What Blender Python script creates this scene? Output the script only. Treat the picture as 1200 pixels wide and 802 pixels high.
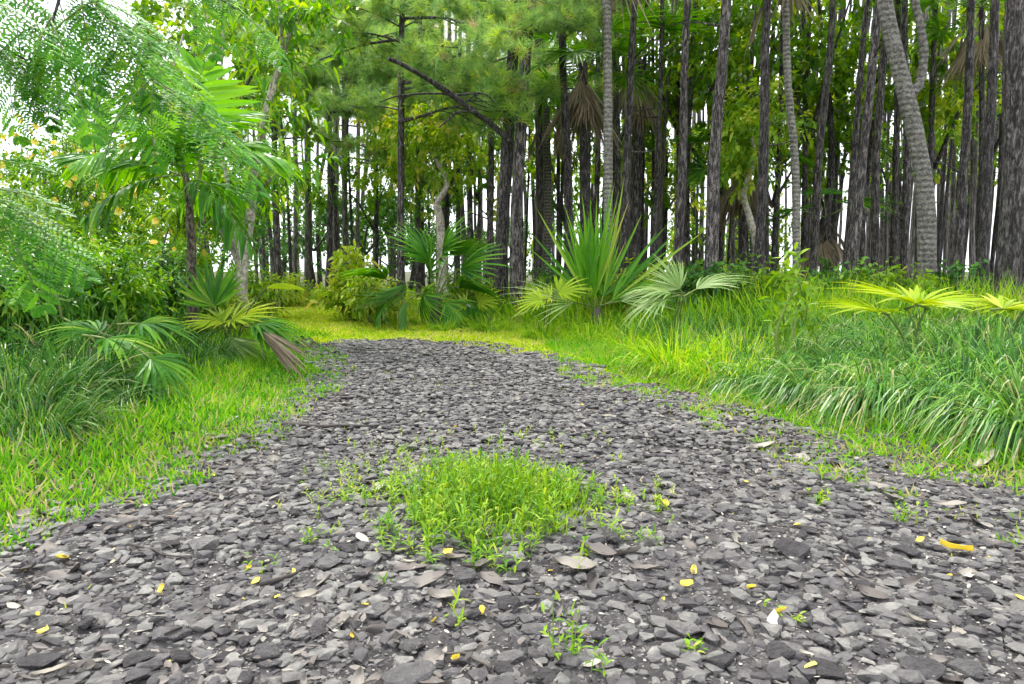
import bpy, bmesh, math
import numpy as np
from math import sin, cos, pi, radians
from mathutils import Vector, Matrix

# ------------------------------------------------------------------ scene
for o in list(bpy.data.objects): bpy.data.objects.remove(o)
sc = bpy.context.scene
COL = sc.collection
RNG = np.random.default_rng(11)

# camera ------------------------------------------------------------
CAMZ = 0.85; PITCH = math.atan(83/800)
cd = bpy.data.cameras.new('camera'); cam = bpy.data.objects.new('camera', cd); COL.objects.link(cam)
cam.location = (0, 0, CAMZ); cam.rotation_euler = (pi/2-PITCH, 0, 0)
cd.lens = 24; cd.sensor_width = 36; cd.clip_end = 1500; cd.clip_start = .05
sc.camera = cam

# world ---------------------------------------------------------------
SUN_EL, SUN_AZ = radians(58), radians(-35)      # azimuth measured from +Y towards +X
w = bpy.data.worlds.new("World"); sc.world = w; w.use_nodes = True
nt = w.node_tree; nt.nodes.clear()
def wn(t, **k):
    n = nt.nodes.new(t)
    for a, b in k.items(): setattr(n, a, b)
    return n
sky = wn('ShaderNodeTexSky', sky_type='NISHITA', sun_disc=False, sun_elevation=SUN_EL, sun_rotation=SUN_AZ)
sky.air_density = 1; sky.dust_density = 4; sky.ozone_density = 1
tc = wn('ShaderNodeTexCoord'); nz = wn('ShaderNodeTexNoise'); nz.inputs['Scale'].default_value = 2.2; nz.inputs['Detail'].default_value = 6
rp = wn('ShaderNodeValToRGB'); rp.color_ramp.elements[0].position = .35; rp.color_ramp.elements[1].position = .62
rp.color_ramp.elements[0].color = (.78, .78, .78, 1); rp.color_ramp.elements[1].color = (1, 1, 1, 1)
mx = wn('ShaderNodeMixRGB'); cl = wn('ShaderNodeRGB'); cl.outputs[0].default_value = (8.6, 8.9, 9.4, 1)
bg = wn('ShaderNodeBackground'); bg.inputs['Strength'].default_value = .078; wo = wn('ShaderNodeOutputWorld')
L = nt.links.new
L(tc.outputs['Generated'], nz.inputs['Vector']); L(nz.outputs['Fac'], rp.inputs['Fac']); L(rp.outputs['Color'], mx.inputs['Fac'])
L(sky.outputs['Color'], mx.inputs['Color1']); L(cl.outputs[0], mx.inputs['Color2']); L(mx.outputs['Color'], bg.inputs['Color']); L(bg.outputs[0], wo.inputs['Surface'])
sd_ = bpy.data.lights.new('sun', 'SUN'); sun = bpy.data.objects.new('sun', sd_); COL.objects.link(sun)
sd_.energy = 1.5; sd_.angle = radians(14); sd_.color = (1, .96, .88)
sdir = Vector((sin(SUN_AZ)*cos(SUN_EL), cos(SUN_AZ)*cos(SUN_EL), sin(SUN_EL)))
sun.rotation_euler = sdir.to_track_quat('Z', 'Y').to_euler(); sun.location = (0, 0, 40)
vs = sc.view_settings; vs.view_transform = 'Standard'; vs.look = 'None'; vs.gamma = 1; vs.use_curve_mapping = False
vs.exposure = 1.78
sc.cycles.max_bounces = 6; sc.cycles.diffuse_bounces = 3; sc.cycles.glossy_bounces = 2; sc.cycles.transmission_bounces = 3
sc.cycles.use_adaptive_sampling = True; sc.cycles.adaptive_threshold = .03

# ------------------------------------------------------------------ layout helpers
def ray(px, py):
    f = np.array([0, cos(PITCH), -sin(PITCH)]); u = np.array([0, sin(PITCH), cos(PITCH)])
    return f + np.array([1., 0, 0])*((px-600)/800) + u*((401-py)/800)
def P(px, py, Y):
    d = ray(px, py); return np.array([0, 0, CAMZ]) + d*(Y/d[1])
def G(px, py, z=0.0):
    d = ray(px, py); return np.array([0, 0, CAMZ]) + d*((z-CAMZ)/d[2])
def nrm(v):
    v = np.asarray(v, float); return v/np.maximum(np.linalg.norm(v, axis=-1, keepdims=True), 1e-9)
def hash2(i, j, s):
    h = np.sin(i*127.1 + j*311.7 + s*74.7)*43758.5453; return h - np.floor(h)
def vnoise(x, y, s=0):
    i = np.floor(x); j = np.floor(y); fx = x-i; fy = y-j
    fx = fx*fx*(3-2*fx); fy = fy*fy*(3-2*fy)
    return (hash2(i, j, s)*(1-fx)+hash2(i+1, j, s)*fx)*(1-fy) + (hash2(i, j+1, s)*(1-fx)+hash2(i+1, j+1, s)*fx)*fy - .5
def sstep(a, b, x):
    t = np.clip((x-a)/(b-a), 0, 1); return t*t*(3-2*t)
PATH = np.array([(-2.1, -4), (-1.75, 1.0), (-1.56, 2.05), (-1.42, 2.5), (-1.30, 3.0), (-1.28, 3.6), (-1.36, 4.6), (-1.5, 5.8), (-1.78, 6.8), (-2.15, 7.6),
                 (-2.0, 8.3), (-1.3, 8.35), (-.45, 7.9), (.2, 7.0), (.72, 5.6), (1.2, 4.1), (1.42, 3.1), (1.62, 2.6), (1.85, 2.1), (2.1, 1.2), (2.5, -4)])
def path_sd(x, y):           # signed distance, negative on the gravel
    x = np.asarray(x, float); y = np.asarray(y, float)
    d = np.full(x.shape, 1e9); inside = np.zeros(x.shape, bool); n = len(PATH)
    for k in range(n):
        a = PATH[k]; b = PATH[(k+1) % n]; e = b-a
        t = np.clip(((x-a[0])*e[0]+(y-a[1])*e[1])/(e@e), 0, 1)
        d = np.minimum(d, np.hypot(x-a[0]-t*e[0], y-a[1]-t*e[1]))
        c = ((a[1] > y) != (b[1] > y)) & (x < (b[0]-a[0])*(y-a[1])/(b[1]-a[1]+1e-12)+a[0]); inside ^= c
    return np.where(inside, -d, d)
# the grassy continuation of the path, turning left
MOWN = np.array([(1.0, 5.6), (.75, 6.4), (.0, 7.9), (-.9, 9.0), (-2.4, 10.3), (-4, 12.6), (-7.5, 18), (-12, 24)])
def mown_d(x, y):
    d = np.full(np.shape(x), 1e9)
    for a, b in zip(MOWN[:-1], MOWN[1:]):
        e = b-a; t = np.clip(((x-a[0])*e[0]+(y-a[1])*e[1])/(e@e), 0, 1)
        d = np.minimum(d, np.hypot(x-a[0]-t*e[0], y-a[1]-t*e[1]))
    return d
def H(x, y):
    x = np.asarray(x, float); y = np.asarray(y, float)
    sd = np.minimum(path_sd(x, y), mown_d(x, y)-.9)
    rise = sstep(0.1, 1.6, sd)*np.where(x > 0, .2, .12)
    return rise + vnoise(x*.7, y*.7, 3)*.06*sstep(-.2, 1, sd) + vnoise(x*2.3, y*2.3, 4)*.03 + vnoise(x*.15, y*.15, 9)*.3*sstep(12, 30, np.hypot(x, y))

# ------------------------------------------------------------------ mesh helpers
class MB:
    def __init__(s): s.v = []; s.f = {}; s.r = []; s.n = 0; s.o = []
    def add(s, V, F, r=0.5):
        V = np.asarray(V, float).reshape(-1, 3); F = np.asarray(F, np.int64)
        s.v.append(V); s.o.append((F.shape[1], F + s.n))
        s.r.append(np.broadcast_to(np.asarray(r, float), (len(V),)).copy()); s.n += len(V); return s
    def data(s): return np.concatenate(s.v), s.o, np.concatenate(s.r)
    def mesh(s, name, mat, smooth=False):
        me = bpy.data.meshes.new(name)
        V = np.concatenate(s.v); me.vertices.add(len(V)); me.vertices.foreach_set('co', V.astype(np.float32).ravel())
        idx = np.concatenate([F.ravel() for k, F in s.o]); tot = np.concatenate([np.full(len(F), k) for k, F in s.o])
        st = np.concatenate([[0], np.cumsum(tot)[:-1]])
        me.loops.add(len(idx)); me.loops.foreach_set('vertex_index', idx.astype(np.int32))
        me.polygons.add(len(tot)); me.polygons.foreach_set('loop_start', st.astype(np.int32))
        me.polygons.foreach_set('use_smooth', np.full(len(tot), smooth, dtype=bool))
        a = me.attributes.new('rnd', 'FLOAT', 'POINT'); a.data.foreach_set('value', np.concatenate(s.r).astype(np.float32))
        me.update(calc_edges=True); me.validate(); me.materials.append(mat); return me
def newobj(name, me, parent=None, **tags):
    o = bpy.data.objects.new(name, me); COL.objects.link(o)
    if parent is not None: o.parent = parent
    for k, v in tags.items(): o[k] = v
    return o
def thing(name, loc, label, category, group=None):
    o = bpy.data.objects.new(name, None); COL.objects.link(o); o.location = [float(c) for c in loc]; o.empty_display_size = .1
    o['label'] = label; o['category'] = category
    if group: o['group'] = group
    return o
def strips(B, D, Ln, W, droop=0., prof=(.6, 1, 0), side=None, fold=0., twist=None, curl=None):
    """ribbons: blades, leaves, leaf segments. B,D (N,3); Ln,W,droop (N,)"""
    B = np.asarray(B, float).reshape(-1, 3); N = len(B); D = nrm(np.broadcast_to(D, (N, 3)))
    Ln = np.broadcast_to(np.asarray(Ln, float), (N,)); W = np.broadcast_to(np.asarray(W, float), (N,)); droop = np.broadcast_to(np.asarray(droop, float), (N,))
    if side is None:
        up = np.tile([0., 0, 1], (N, 1)); S = np.cross(D, up); bad = np.linalg.norm(S, axis=1) < .15
        a = RNG.uniform(0, 2*pi, N); S[bad] = np.stack([np.cos(a), np.sin(a), 0*a], 1)[bad]
        S = nrm(S - D*np.sum(S*D, 1, keepdims=True))
    else: S = nrm(np.broadcast_to(side, (N, 3)))
    if twist is not None:
        Nn = np.cross(S, D); S = S*np.cos(twist)[:, None] + Nn*np.sin(twist)[:, None]
    Nn = nrm(np.cross(S, D))
    K = len(prof); t = np.linspace(0, 1, K)
    C = B[:, None] + D[:, None]*(Ln[:, None]*t)[..., None]
    C[..., 2] -= droop[:, None]*Ln[:, None]*t**2
    C[..., :2] -= (D[:, None, :2]*(Ln*np.minimum(droop, 1.5))[:, None, None])*.25*(t**2)[None, :, None]
    hw = (W[:, None]*np.asarray(prof)[None]*.5)[..., None]
    cols = 3 if fold else 2
    if fold: ring = np.stack([C - S[:, None]*hw, C - Nn[:, None]*hw*fold*2, C + S[:, None]*hw], 2)
    else: ring = np.stack([C - S[:, None]*hw, C + S[:, None]*hw], 2)
    V = ring.reshape(N, K*cols, 3)
    F = []
    for k in range(K-1):
        for c in range(cols-1):
            a = k*cols+c; F.append([a, a+1, a+cols+1, a+cols])
    F = np.array(F)[None] + (np.arange(N)*K*cols)[:, None, None]
    return V.reshape(-1, 3), F.reshape(-1, 4), K*cols
def add_strips(mb, r, *a, **k):
    V, F, n = strips(*a, **k); r = np.asarray(r, float)
    if r.ndim: r = np.repeat(r, n)
    mb.add(V, F, r)
def tube(pts, rad, n=8, rough=0., fr=6., caps=True, seed=0, squash=1.):
    pts = np.asarray(pts, float); k = len(pts); rad = np.broadcast_to(np.asarray(rad, float), (k,))
    T = nrm(np.gradient(pts, axis=0)); ref = np.array([1., 0, 0]) if abs(T[:, 0]).mean() < .8 else np.array([0, 1., 0])
    U = nrm(np.cross(T, ref)); Vv = np.cross(T, U)
    a = np.arange(n)*2*pi/n; s = np.concatenate([[0], np.cumsum(np.linalg.norm(np.diff(pts, axis=0), axis=1))])
    R = rad[:, None]*np.ones((1, n))
    if rough:
        A, Sg = np.meshgrid(a, s)
        R = R*(1 + rough*2*vnoise(np.cos(A)*1.5+Sg*fr*.15+seed, np.sin(A)*1.5+Sg*fr*.3, seed) + rough*1.6*vnoise(A*n/3.0, Sg*fr*.5, seed+1))
    V = pts[:, None] + U[:, None]*(np.cos(a)[None, :, None]*R[..., None]) + Vv[:, None]*(np.sin(a)[None, :, None]*R[..., None])*squash
    V = V.reshape(-1, 3); F = []
    i = np.arange(k-1)[:, None]*n; j = np.arange(n)[None]; j2 = (j+1) % n
    F = np.stack([i+j, i+j2, i+n+j2, i+n+j], -1).reshape(-1, 4)
    if caps:
        V = np.concatenate([V, pts[:1], pts[-1:]]); c0 = k*n; j = np.arange(n)
        F = np.concatenate([F, np.stack([c0+0*j, (j+1) % n, j, j], -1)[:, [0, 1, 2, 2]], np.stack([c0+1+0*j, (k-1)*n+j, (k-1)*n+(j+1) % n, (k-1)*n+(j+1) % n], -1)])
        quads = F[:-2*n]; tris = np.concatenate([F[-2*n:-n, :3], F[-n:, :3]])
        return V, quads, tris
    return V, F, None
def add_tube(mb, pts, rad, n=8, r=.5, **k):
    V, Q, T = tube(pts, rad, n, **k); base = mb.n; mb.add(V, Q, r)
    if T is not None: mb.o.append((3, T+base))
def smooth_line(pts, k):
    pts = np.asarray(pts, float); t = np.linspace(0, 1, len(pts)); tt = np.linspace(0, 1, k)
    if len(pts) > 2:     # catmull-rom
        Pp = np.vstack([2*pts[0]-pts[1], pts, 2*pts[-1]-pts[-2]]); u = tt*(len(pts)-1); i = np.minimum(u.astype(int), len(pts)-2); f = (u-i)[:, None]
        p0, p1, p2, p3 = Pp[i], Pp[i+1], Pp[i+2], Pp[i+3]
        return .5*((2*p1)+(-p0+p2)*f+(2*p0-5*p1+4*p2-p3)*f**2+(-p0+3*p1-3*p2+p3)*f**3)
    return pts[0]+(pts[1]-pts[0])*tt[:, None]
def frame(d, up=(0, 0, 1)):
    """rotation matrix with local Y along d and local Z near up"""
    y = nrm(d); z = np.asarray(up, float); z = z - y*(z@y)
    if np.linalg.norm(z) < 1e-3: z = np.array([1., 0, 0]) - y*y[0]
    z = nrm(z); x = np.cross(y, z); return np.stack([x, y, z], 1)
def M4(R, t, s=1.):
    m = np.eye(4); m[:3, :3] = R*s; m[:3, 3] = t; return Matrix(m.tolist())
def rdir(n, zlo=-1., zhi=1.):
    a = RNG.uniform(0, 2*pi, n); z = RNG.uniform(zlo, zhi, n); r = np.sqrt(np.maximum(0, 1-z*z)); return np.stack([r*np.cos(a), r*np.sin(a), z], 1)

# ------------------------------------------------------------------ materials
def mat(name): 
    m = bpy.data.materials.new(name); m.use_nodes = True; nt = m.node_tree; nt.nodes.clear(); return m, nt
def N(nt, t, **k):
    n = nt.nodes.new(t)
    for a, b in k.items():
        if a in n.inputs.keys(): n.inputs[a].default_value = b
        else: setattr(n, a, b)
    return n
def ramp(nt, fac, stops):
    r = N(nt, 'ShaderNodeValToRGB'); e = r.color_ramp.elements
    while len(e) < len(stops): e.new(.5)
    for i, (p, c) in enumerate(stops): e[i].position = p; e[i].color = (*c, 1)
    nt.links.new(fac, r.inputs['Fac']); return r.outputs['Color']
def foliage(name, stops, trans=.35, rough=.45, spec=.4, tboost=1.25):
    m, nt = mat(name); l = nt.links.new
    at = N(nt, 'ShaderNodeAttribute', attribute_name='rnd'); oi = N(nt, 'ShaderNodeObjectInfo')
    ma = N(nt, 'ShaderNodeMath', operation='MULTIPLY_ADD'); l(oi.outputs['Random'], ma.inputs[0]); ma.inputs[1].default_value = .16; 
    sb = N(nt, 'ShaderNodeMath', operation='SUBTRACT'); l(at.outputs['Fac'], sb.inputs[0]); sb.inputs[1].default_value = .08; l(sb.outputs[0], ma.inputs[2])
    tc = N(nt, 'ShaderNodeTexCoord'); nz = N(nt, 'ShaderNodeTexNoise', Scale=9., Detail=3.); l(tc.outputs['Object'], nz.inputs['Vector'])
    m2 = N(nt, 'ShaderNodeMath', operation='MULTIPLY_ADD'); l(nz.outputs['Fac'], m2.inputs[0]); m2.inputs[1].default_value = .3
    s2 = N(nt, 'ShaderNodeMath', operation='SUBTRACT'); l(ma.outputs[0], s2.inputs[0]); s2.inputs[1].default_value = .15; l(s2.outputs[0], m2.inputs[2])
    col = ramp(nt, m2.outputs[0], stops)
    p = N(nt, 'ShaderNodeBsdfPrincipled', Roughness=rough); p.inputs['Specular IOR Level'].default_value = spec*.55; l(col, p.inputs['Base Color'])
    tr = N(nt, 'ShaderNodeBsdfTranslucent'); hs = N(nt, 'ShaderNodeHueSaturation', Hue=.485, Saturation=1.1, Value=tboost); l(col, hs.inputs['Color']); l(hs.outputs[0], tr.inputs['Color'])
    mx = N(nt, 'ShaderNodeMixShader', Fac=trans); l(p.outputs[0], mx.inputs[1]); l(tr.outputs[0], mx.inputs[2])
    o = N(nt, 'ShaderNodeOutputMaterial'); l(mx.outputs[0], o.inputs['Surface']); return m
def bark(name, dark, mid, light, zs=.22, sc_=14., bump=.6, dist=.02, ringed=False, lich=.6, plate=.4):
    m, nt = mat(name); l = nt.links.new
    tc = N(nt, 'ShaderNodeTexCoord'); mp = N(nt, 'ShaderNodeMapping'); mp.inputs['Scale'].default_value = (1, 1, zs); l(tc.outputs['Object'], mp.inputs['Vector'])
    oi = N(nt, 'ShaderNodeObjectInfo'); ad = N(nt, 'ShaderNodeVectorMath', operation='ADD'); sc2 = N(nt, 'ShaderNodeVectorMath', operation='SCALE'); sc2.inputs['Scale'].default_value = 7.
    cx = N(nt, 'ShaderNodeCombineXYZ'); l(oi.outputs['Random'], cx.inputs[0]); l(oi.outputs['Random'], cx.inputs[2]); l(cx.outputs[0], sc2.inputs[0]); l(mp.outputs[0], ad.inputs[0]); l(sc2.outputs[0], ad.inputs[1])
    n0 = N(nt, 'ShaderNodeTexNoise', Scale=sc_*.6, Detail=4.); l(ad.outputs[0], n0.inputs['Vector'])
    mxv = N(nt, 'ShaderNodeMixRGB', Fac=.3); l(ad.outputs[0], mxv.inputs[1]); l(n0.outputs['Color'], mxv.inputs[2])
    vo = N(nt, 'ShaderNodeTexVoronoi', Scale=sc_*1.6, feature='DISTANCE_TO_EDGE'); l(mxv.outputs[0], vo.inputs['Vector'])
    n1 = N(nt, 'ShaderNodeTexNoise', Scale=sc_*2.4, Detail=8., Roughness=.7); l(ad.outputs[0], n1.inputs['Vector'])
    vr = N(nt, 'ShaderNodeMapRange'); vr.inputs[1].default_value = 0; vr.inputs[2].default_value = .22; l(vo.outputs['Distance'], vr.inputs[0])
    mu = N(nt, 'ShaderNodeMath', operation='MULTIPLY'); l(vr.outputs[0], mu.inputs[0]); l(n1.outputs['Fac'], mu.inputs[1])
    mpf = N(nt, 'ShaderNodeMapping'); mpf.inputs['Scale'].default_value = (1, 1, 1.); l(ad.outputs[0], mpf.inputs['Vector'])
    nf = N(nt, 'ShaderNodeTexNoise', Scale=sc_*2.2, Detail=9., Roughness=.72, Distortion=.6); l(mpf.outputs[0], nf.inputs['Vector'])
    mf = N(nt, 'ShaderNodeMapRange'); mf.inputs[1].default_value = .40; mf.inputs[2].default_value = .62; l(nf.outputs['Fac'], mf.inputs[0])
    mh = N(nt, 'ShaderNodeMixRGB', Fac=plate); l(mf.outputs[0], mh.inputs[1]); l(mu.outputs[0], mh.inputs[2])
    h = mh.outputs[0]
    if ringed:
        wv = N(nt, 'ShaderNodeTexWave', Scale=1.0, Distortion=1.6, Detail=3.); wv.bands_direction = 'Z'; 
        mp2 = N(nt, 'ShaderNodeMapping'); mp2.inputs['Scale'].default_value = (.6, .6, 4.5); l(tc.outputs['Object'], mp2.inputs['Vector']); l(mp2.outputs[0], wv.inputs['Vector'])
        m3 = N(nt, 'ShaderNodeMath', operation='MULTIPLY_ADD'); l(wv.outputs['Fac'], m3.inputs[0]); m3.inputs[1].default_value = .25
        m4 = N(nt, 'ShaderNodeMath', operation='MULTIPLY'); l(h, m4.inputs[0]); m4.inputs[1].default_value = .75; l(m4.outputs[0], m3.inputs[2]); h = m3.outputs[0]
    col = ramp(nt, h, [(.2, dark), (.45, mid), (.8, light)])
    # pale lichen blotches
    n2 = N(nt, 'ShaderNodeTexNoise', Scale=5., Detail=6., Roughness=.75); l(tc.outputs['Object'], n2.inputs['Vector'])
    lf = N(nt, 'ShaderNodeMapRange'); lf.inputs[1].default_value = .52; lf.inputs[2].default_value = .72; lf.inputs[4].default_value = lich; l(n2.outputs['Fac'], lf.inputs[0])
    ml = N(nt, 'ShaderNodeMath', operation='MULTIPLY'); l(lf.outputs[0], ml.inputs[0]); l(vr.outputs[0], ml.inputs[1])
    mc = N(nt, 'ShaderNodeMixRGB'); mc.inputs[2].default_value = (.30, .295, .27, 1); l(ml.outputs[0], mc.inputs[0]); l(col, mc.inputs[1])
    ov = N(nt, 'ShaderNodeHueSaturation'); mr = N(nt, 'ShaderNodeMapRange'); mr.inputs[3].default_value = .75; mr.inputs[4].default_value = 1.35; l(oi.outputs['Random'], mr.inputs[0]); l(mr.outputs[0], ov.inputs['Value']); l(mc.outputs[0], ov.inputs['Color'])
    p = N(nt, 'ShaderNodeBsdfPrincipled', Roughness=.8); l(ov.outputs[0], p.inputs['Base Color'])
    b = N(nt, 'ShaderNodeBump', Strength=bump, Distance=dist); l(h, b.inputs['Height']); l(b.outputs[0], p.inputs['Normal'])
    o = N(nt, 'ShaderNodeOutputMaterial'); l(p.outputs[0], o.inputs['Surface']); return m
def simple(name, stops, rough=.8, scale=20., bump=.3, dist=.005, trans=0., spec=.3, usernd=.5, detail=8.):
    m, nt = mat(name); l = nt.links.new
    tc = N(nt, 'ShaderNodeTexCoord'); nz = N(nt, 'ShaderNodeTexNoise', Scale=scale, Detail=detail, Roughness=.65); l(tc.outputs['Object'], nz.inputs['Vector'])
    at = N(nt, 'ShaderNodeAttribute', attribute_name='rnd'); oi = N(nt, 'ShaderNodeObjectInfo')
    a1 = N(nt, 'ShaderNodeMath', operation='ADD'); l(at.outputs['Fac'], a1.inputs[0]); l(oi.outputs['Random'], a1.inputs[1]); h = N(nt, 'ShaderNodeMath', operation='FRACT'); l(a1.outputs[0], h.inputs[0])
    mx = N(nt, 'ShaderNodeMixRGB', Fac=usernd); l(nz.outputs['Fac'], mx.inputs[1]); l(h.outputs[0], mx.inputs[2])
    col = ramp(nt, mx.outputs[0], stops)
    p = N(nt, 'ShaderNodeBsdfPrincipled', Roughness=rough); p.inputs['Specular IOR Level'].default_value = spec; l(col, p.inputs['Base Color'])
    b = N(nt, 'ShaderNodeBump', Strength=bump, Distance=dist); l(nz.outputs['Fac'], b.inputs['Height']); l(b.outputs[0], p.inputs['Normal'])
    o = N(nt, 'ShaderNodeOutputMaterial')
    if trans:
        tr = N(nt, 'ShaderNodeBsdfTranslucent'); l(col, tr.inputs['Color']); ms = N(nt, 'ShaderNodeMixShader', Fac=trans); l(p.outputs[0], ms.inputs[1]); l(tr.outputs[0], ms.inputs[2]); l(ms.outputs[0], o.inputs['Surface'])
    else: l(p.outputs[0], o.inputs['Surface'])
    return m
M = {}
M['lawn'] = foliage('lawn_grass', [(0, (.045, .19, .015)), (.35, (.11, .37, .02)), (.7, (.22, .50, .025)), (.94, (.38, .55, .05)), (1, (.5, .45, .2))], .4)
M['mown'] = foliage('mown_grass', [(0, (.22, .44, .015)), (.4, (.42, .62, .02)), (.75, (.58, .68, .035)), (1, (.65, .6, .2))], .35)
M['tall'] = foliage('tall_grass', [(0, (.07, .22, .015)), (.3, (.17, .42, .02)), (.65, (.34, .58, .025)), (.95, (.5, .6, .04)), (1, (.5, .45, .2))], .4)
M['sedge'] = foliage('sedge_grass', [(0, (.03, .10, .025)), (.35, (.07, .22, .04)), (.65, (.16, .38, .06)), (.9, (.3, .48, .09)), (1, (.5, .45, .24))], .35, .34, .7)
M['weed'] = foliage('weed_leaf', [(0, (.07, .2, .015)), (.4, (.17, .36, .025)), (.75, (.28, .46, .03)), (1, (.42, .5, .07))], .4)
M['leaf'] = foliage('broad_leaf', [(0, (.04, .12, .015)), (.45, (.12, .27, .02)), (.8, (.25, .42, .025)), (1, (.42, .48, .05))], .45)
M['brightleaf'] = foliage('bright_leaf', [(0, (.06, .17, .02)), (.45, (.15, .34, .025)), (.85, (.28, .48, .03)), (1, (.5, .5, .08))], .45)
M['leafdark'] = foliage('dark_leaf', [(0, (.025, .09, .018)), (.5, (.06, .2, .025)), (.85, (.14, .34, .03)), (1, (.3, .45, .05))], .3, .3, .6)
M['shrub'] = foliage('shrub_leaf', [(0, (.04, .15, .015)), (.4, (.1, .3, .02)), (.75, (.22, .46, .025)), (1, (.42, .56, .05))], .42, .35, .5)
M['yshrub'] = foliage('yellow_green_leaf', [(0, (.08, .2, .02)), (.4, (.2, .38, .03)), (.8, (.38, .5, .05)), (1, (.6, .55, .1))], .42)
M['pinate'] = foliage('feathery_leaf', [(0, (.02, .11, .012)), (.45, (.065, .26, .018)), (.85, (.17, .45, .02)), (1, (.28, .52, .03))], .35, .45, .35)
M['needle'] = foliage('pine_needle', [(0, (.11, .24, .08)), (.4, (.23, .42, .13)), (.75, (.36, .56, .11)), (.95, (.48, .65, .06)), (1, (.5, .38, .2))], .5, .45)
M['palm'] = foliage('palm_leaf', [(0, (.025, .11, .018)), (.5, (.07, .24, .02)), (.85, (.17, .4, .025)), (1, (.3, .45, .06))], .35, .36, .5)
M['bluepalm'] = foliage('blue_green_palm_leaf', [(0, (.06, .18, .05)), (.5, (.15, .34, .09)), (.85, (.26, .44, .14)), (1, (.42, .42, .2))], .28, .3, .8)
M['ypalm'] = foliage('yellow_palm_leaf', [(0, (.2, .37, .02)), (.5, (.36, .5, .025)), (1, (.55, .58, .05))], .35, .4)
M['palepalm'] = foliage('pale_palm_leaf', [(0, (.14, .27, .07)), (.5, (.3, .44, .14)), (1, (.5, .58, .3))], .35, .4, .6)
M['brightpalm'] = foliage('bright_palm_leaf', [(0, (.06, .2, .015)), (.5, (.14, .4, .02)), (.85, (.26, .5, .03)), (1, (.45, .42, .1))], .45, .32, .6)
M['dead'] = simple('dead_frond', [(0, (.12, .09, .06)), (.5, (.28, .22, .15)), (1, (.5, .43, .32))], .8, 12., trans=.15)
M['deadleaf'] = simple('dead_leaf', [(.15, (.05, .042, .04)), (.4, (.13, .11, .1)), (.65, (.2, .178, .16)), (.9, (.34, .305, .26))], .6, 30., .5, .004, usernd=.6)
M['paleleaf'] = simple('pale_dead_leaf', [(.2, (.3, .27, .22)), (.6, (.5, .46, .38)), (1, (.62, .58, .5))], .6, 40., .5, .004, usernd=.5)
M['petal'] = simple('yellow_petal', [(.1, (.62, .38, .03)), (.4, (.78, .6, .05)), (.9, (.85, .78, .22))], .5, 60., .2, .002, trans=.25, usernd=.6)
M['cream'] = simple('cream_petal', [(.2, (.5, .42, .25)), (.6, (.65, .6, .42)), (1, (.7, .68, .6))], .6, 60., .2, .002, trans=.2, usernd=.6)
M['twig'] = simple('twig', [(.2, (.03, .025, .025)), (.6, (.08, .07, .065)), (1, (.2, .17, .14))], .8, 40., .5, .003)
M['stem'] = simple('green_stem', [(.2, (.08, .12, .03)), (.7, (.17, .24, .05)), (1, (.25, .3, .08))], .5, 20., .1)
M['stone'] = simple('basalt_stone', [(.2, (.035, .031, .033)), (.42, (.095, .088, .09)), (.62, (.176, .169, .158)), (.85, (.38, .362, .33))], .75, 34., 1., .012, usernd=.35, spec=.35)
M['bigstone'] = simple('large_basalt_stone', [(.2, (.05, .045, .047)), (.42, (.11, .102, .105)), (.62, (.19, .18, .178)), (.85, (.34, .32, .3))], .78, 5., 1., .05, usernd=.4, spec=.3, detail=12.)
M['chip'] = simple('stone_chip', [(.1, (.05, .046, .046)), (.45, (.13, .12, .12)), (.68, (.24, .22, .21)), (.85, (.42, .38, .33)), (1, (.6, .57, .5))], .75, 40., .6, .004, usernd=.75)
M['pine'] = bark('pine_bark', (.014, .011, .012), (.1, .082, .08), (.34, .305, .285), bump=1., dist=.03, lich=.8)
M['darkpine'] = bark('dark_pine_bark', (.012, .010, .011), (.07, .057, .06), (.26, .23, .225), bump=1., dist=.025, lich=.55)
M['greybark'] = bark('grey_ringed_bark', (.05, .045, .04), (.16, .15, .13), (.32, .3, .27), zs=1.3, sc_=12, bump=.5, dist=.015, ringed=True)
M['palebark'] = bark('pale_smooth_bark', (.2, .17, .14), (.36, .32, .27), (.5, .46, .39), zs=.8, sc_=9, bump=.3, dist=.006, plate=.05, lich=.4)
M['brownbark'] = bark('brown_stem_bark', (.035, .025, .02), (.12, .09, .075), (.26, .21, .17), zs=.5, sc_=16, bump=.6, dist=.01, plate=.2)
M['farbark'] = bark('far_pine_bark', (.04, .033, .034), (.14, .12, .118), (.28, .255, .24), sc_=8)

# ground and path surfaces
m, nt_ = mat('soil_and_moss'); l = nt_.links.new
tc = N(nt_, 'ShaderNodeTexCoord'); n1 = N(nt_, 'ShaderNodeTexNoise', Scale=1.3, Detail=8.); n2 = N(nt_, 'ShaderNodeTexNoise', Scale=30., Detail=8.)
l(tc.outputs['Object'], n1.inputs[0]); l(tc.outputs['Object'], n2.inputs[0]); mx = N(nt_, 'ShaderNodeMixRGB', Fac=.5); l(n1.outputs[0], mx.inputs[1]); l(n2.outputs[0], mx.inputs[2])
c = ramp(nt_, mx.outputs[0], [(.3, (.035, .03, .022)), (.45, (.06, .055, .03)), (.6, (.08, .11, .02)), (.75, (.13, .11, .07))])
p = N(nt_, 'ShaderNodeBsdfPrincipled', Roughness=.95); l(c, p.inputs[0]); b = N(nt_, 'ShaderNodeBump', Strength=.8, Distance=.03); l(n2.outputs[0], b.inputs['Height']); l(b.outputs[0], p.inputs['Normal'])
o = N(nt_, 'ShaderNodeOutputMaterial'); l(p.outputs[0], o.inputs[0]); M['soil'] = m
m, nt_ = mat('dark_grit'); l = nt_.links.new
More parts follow.
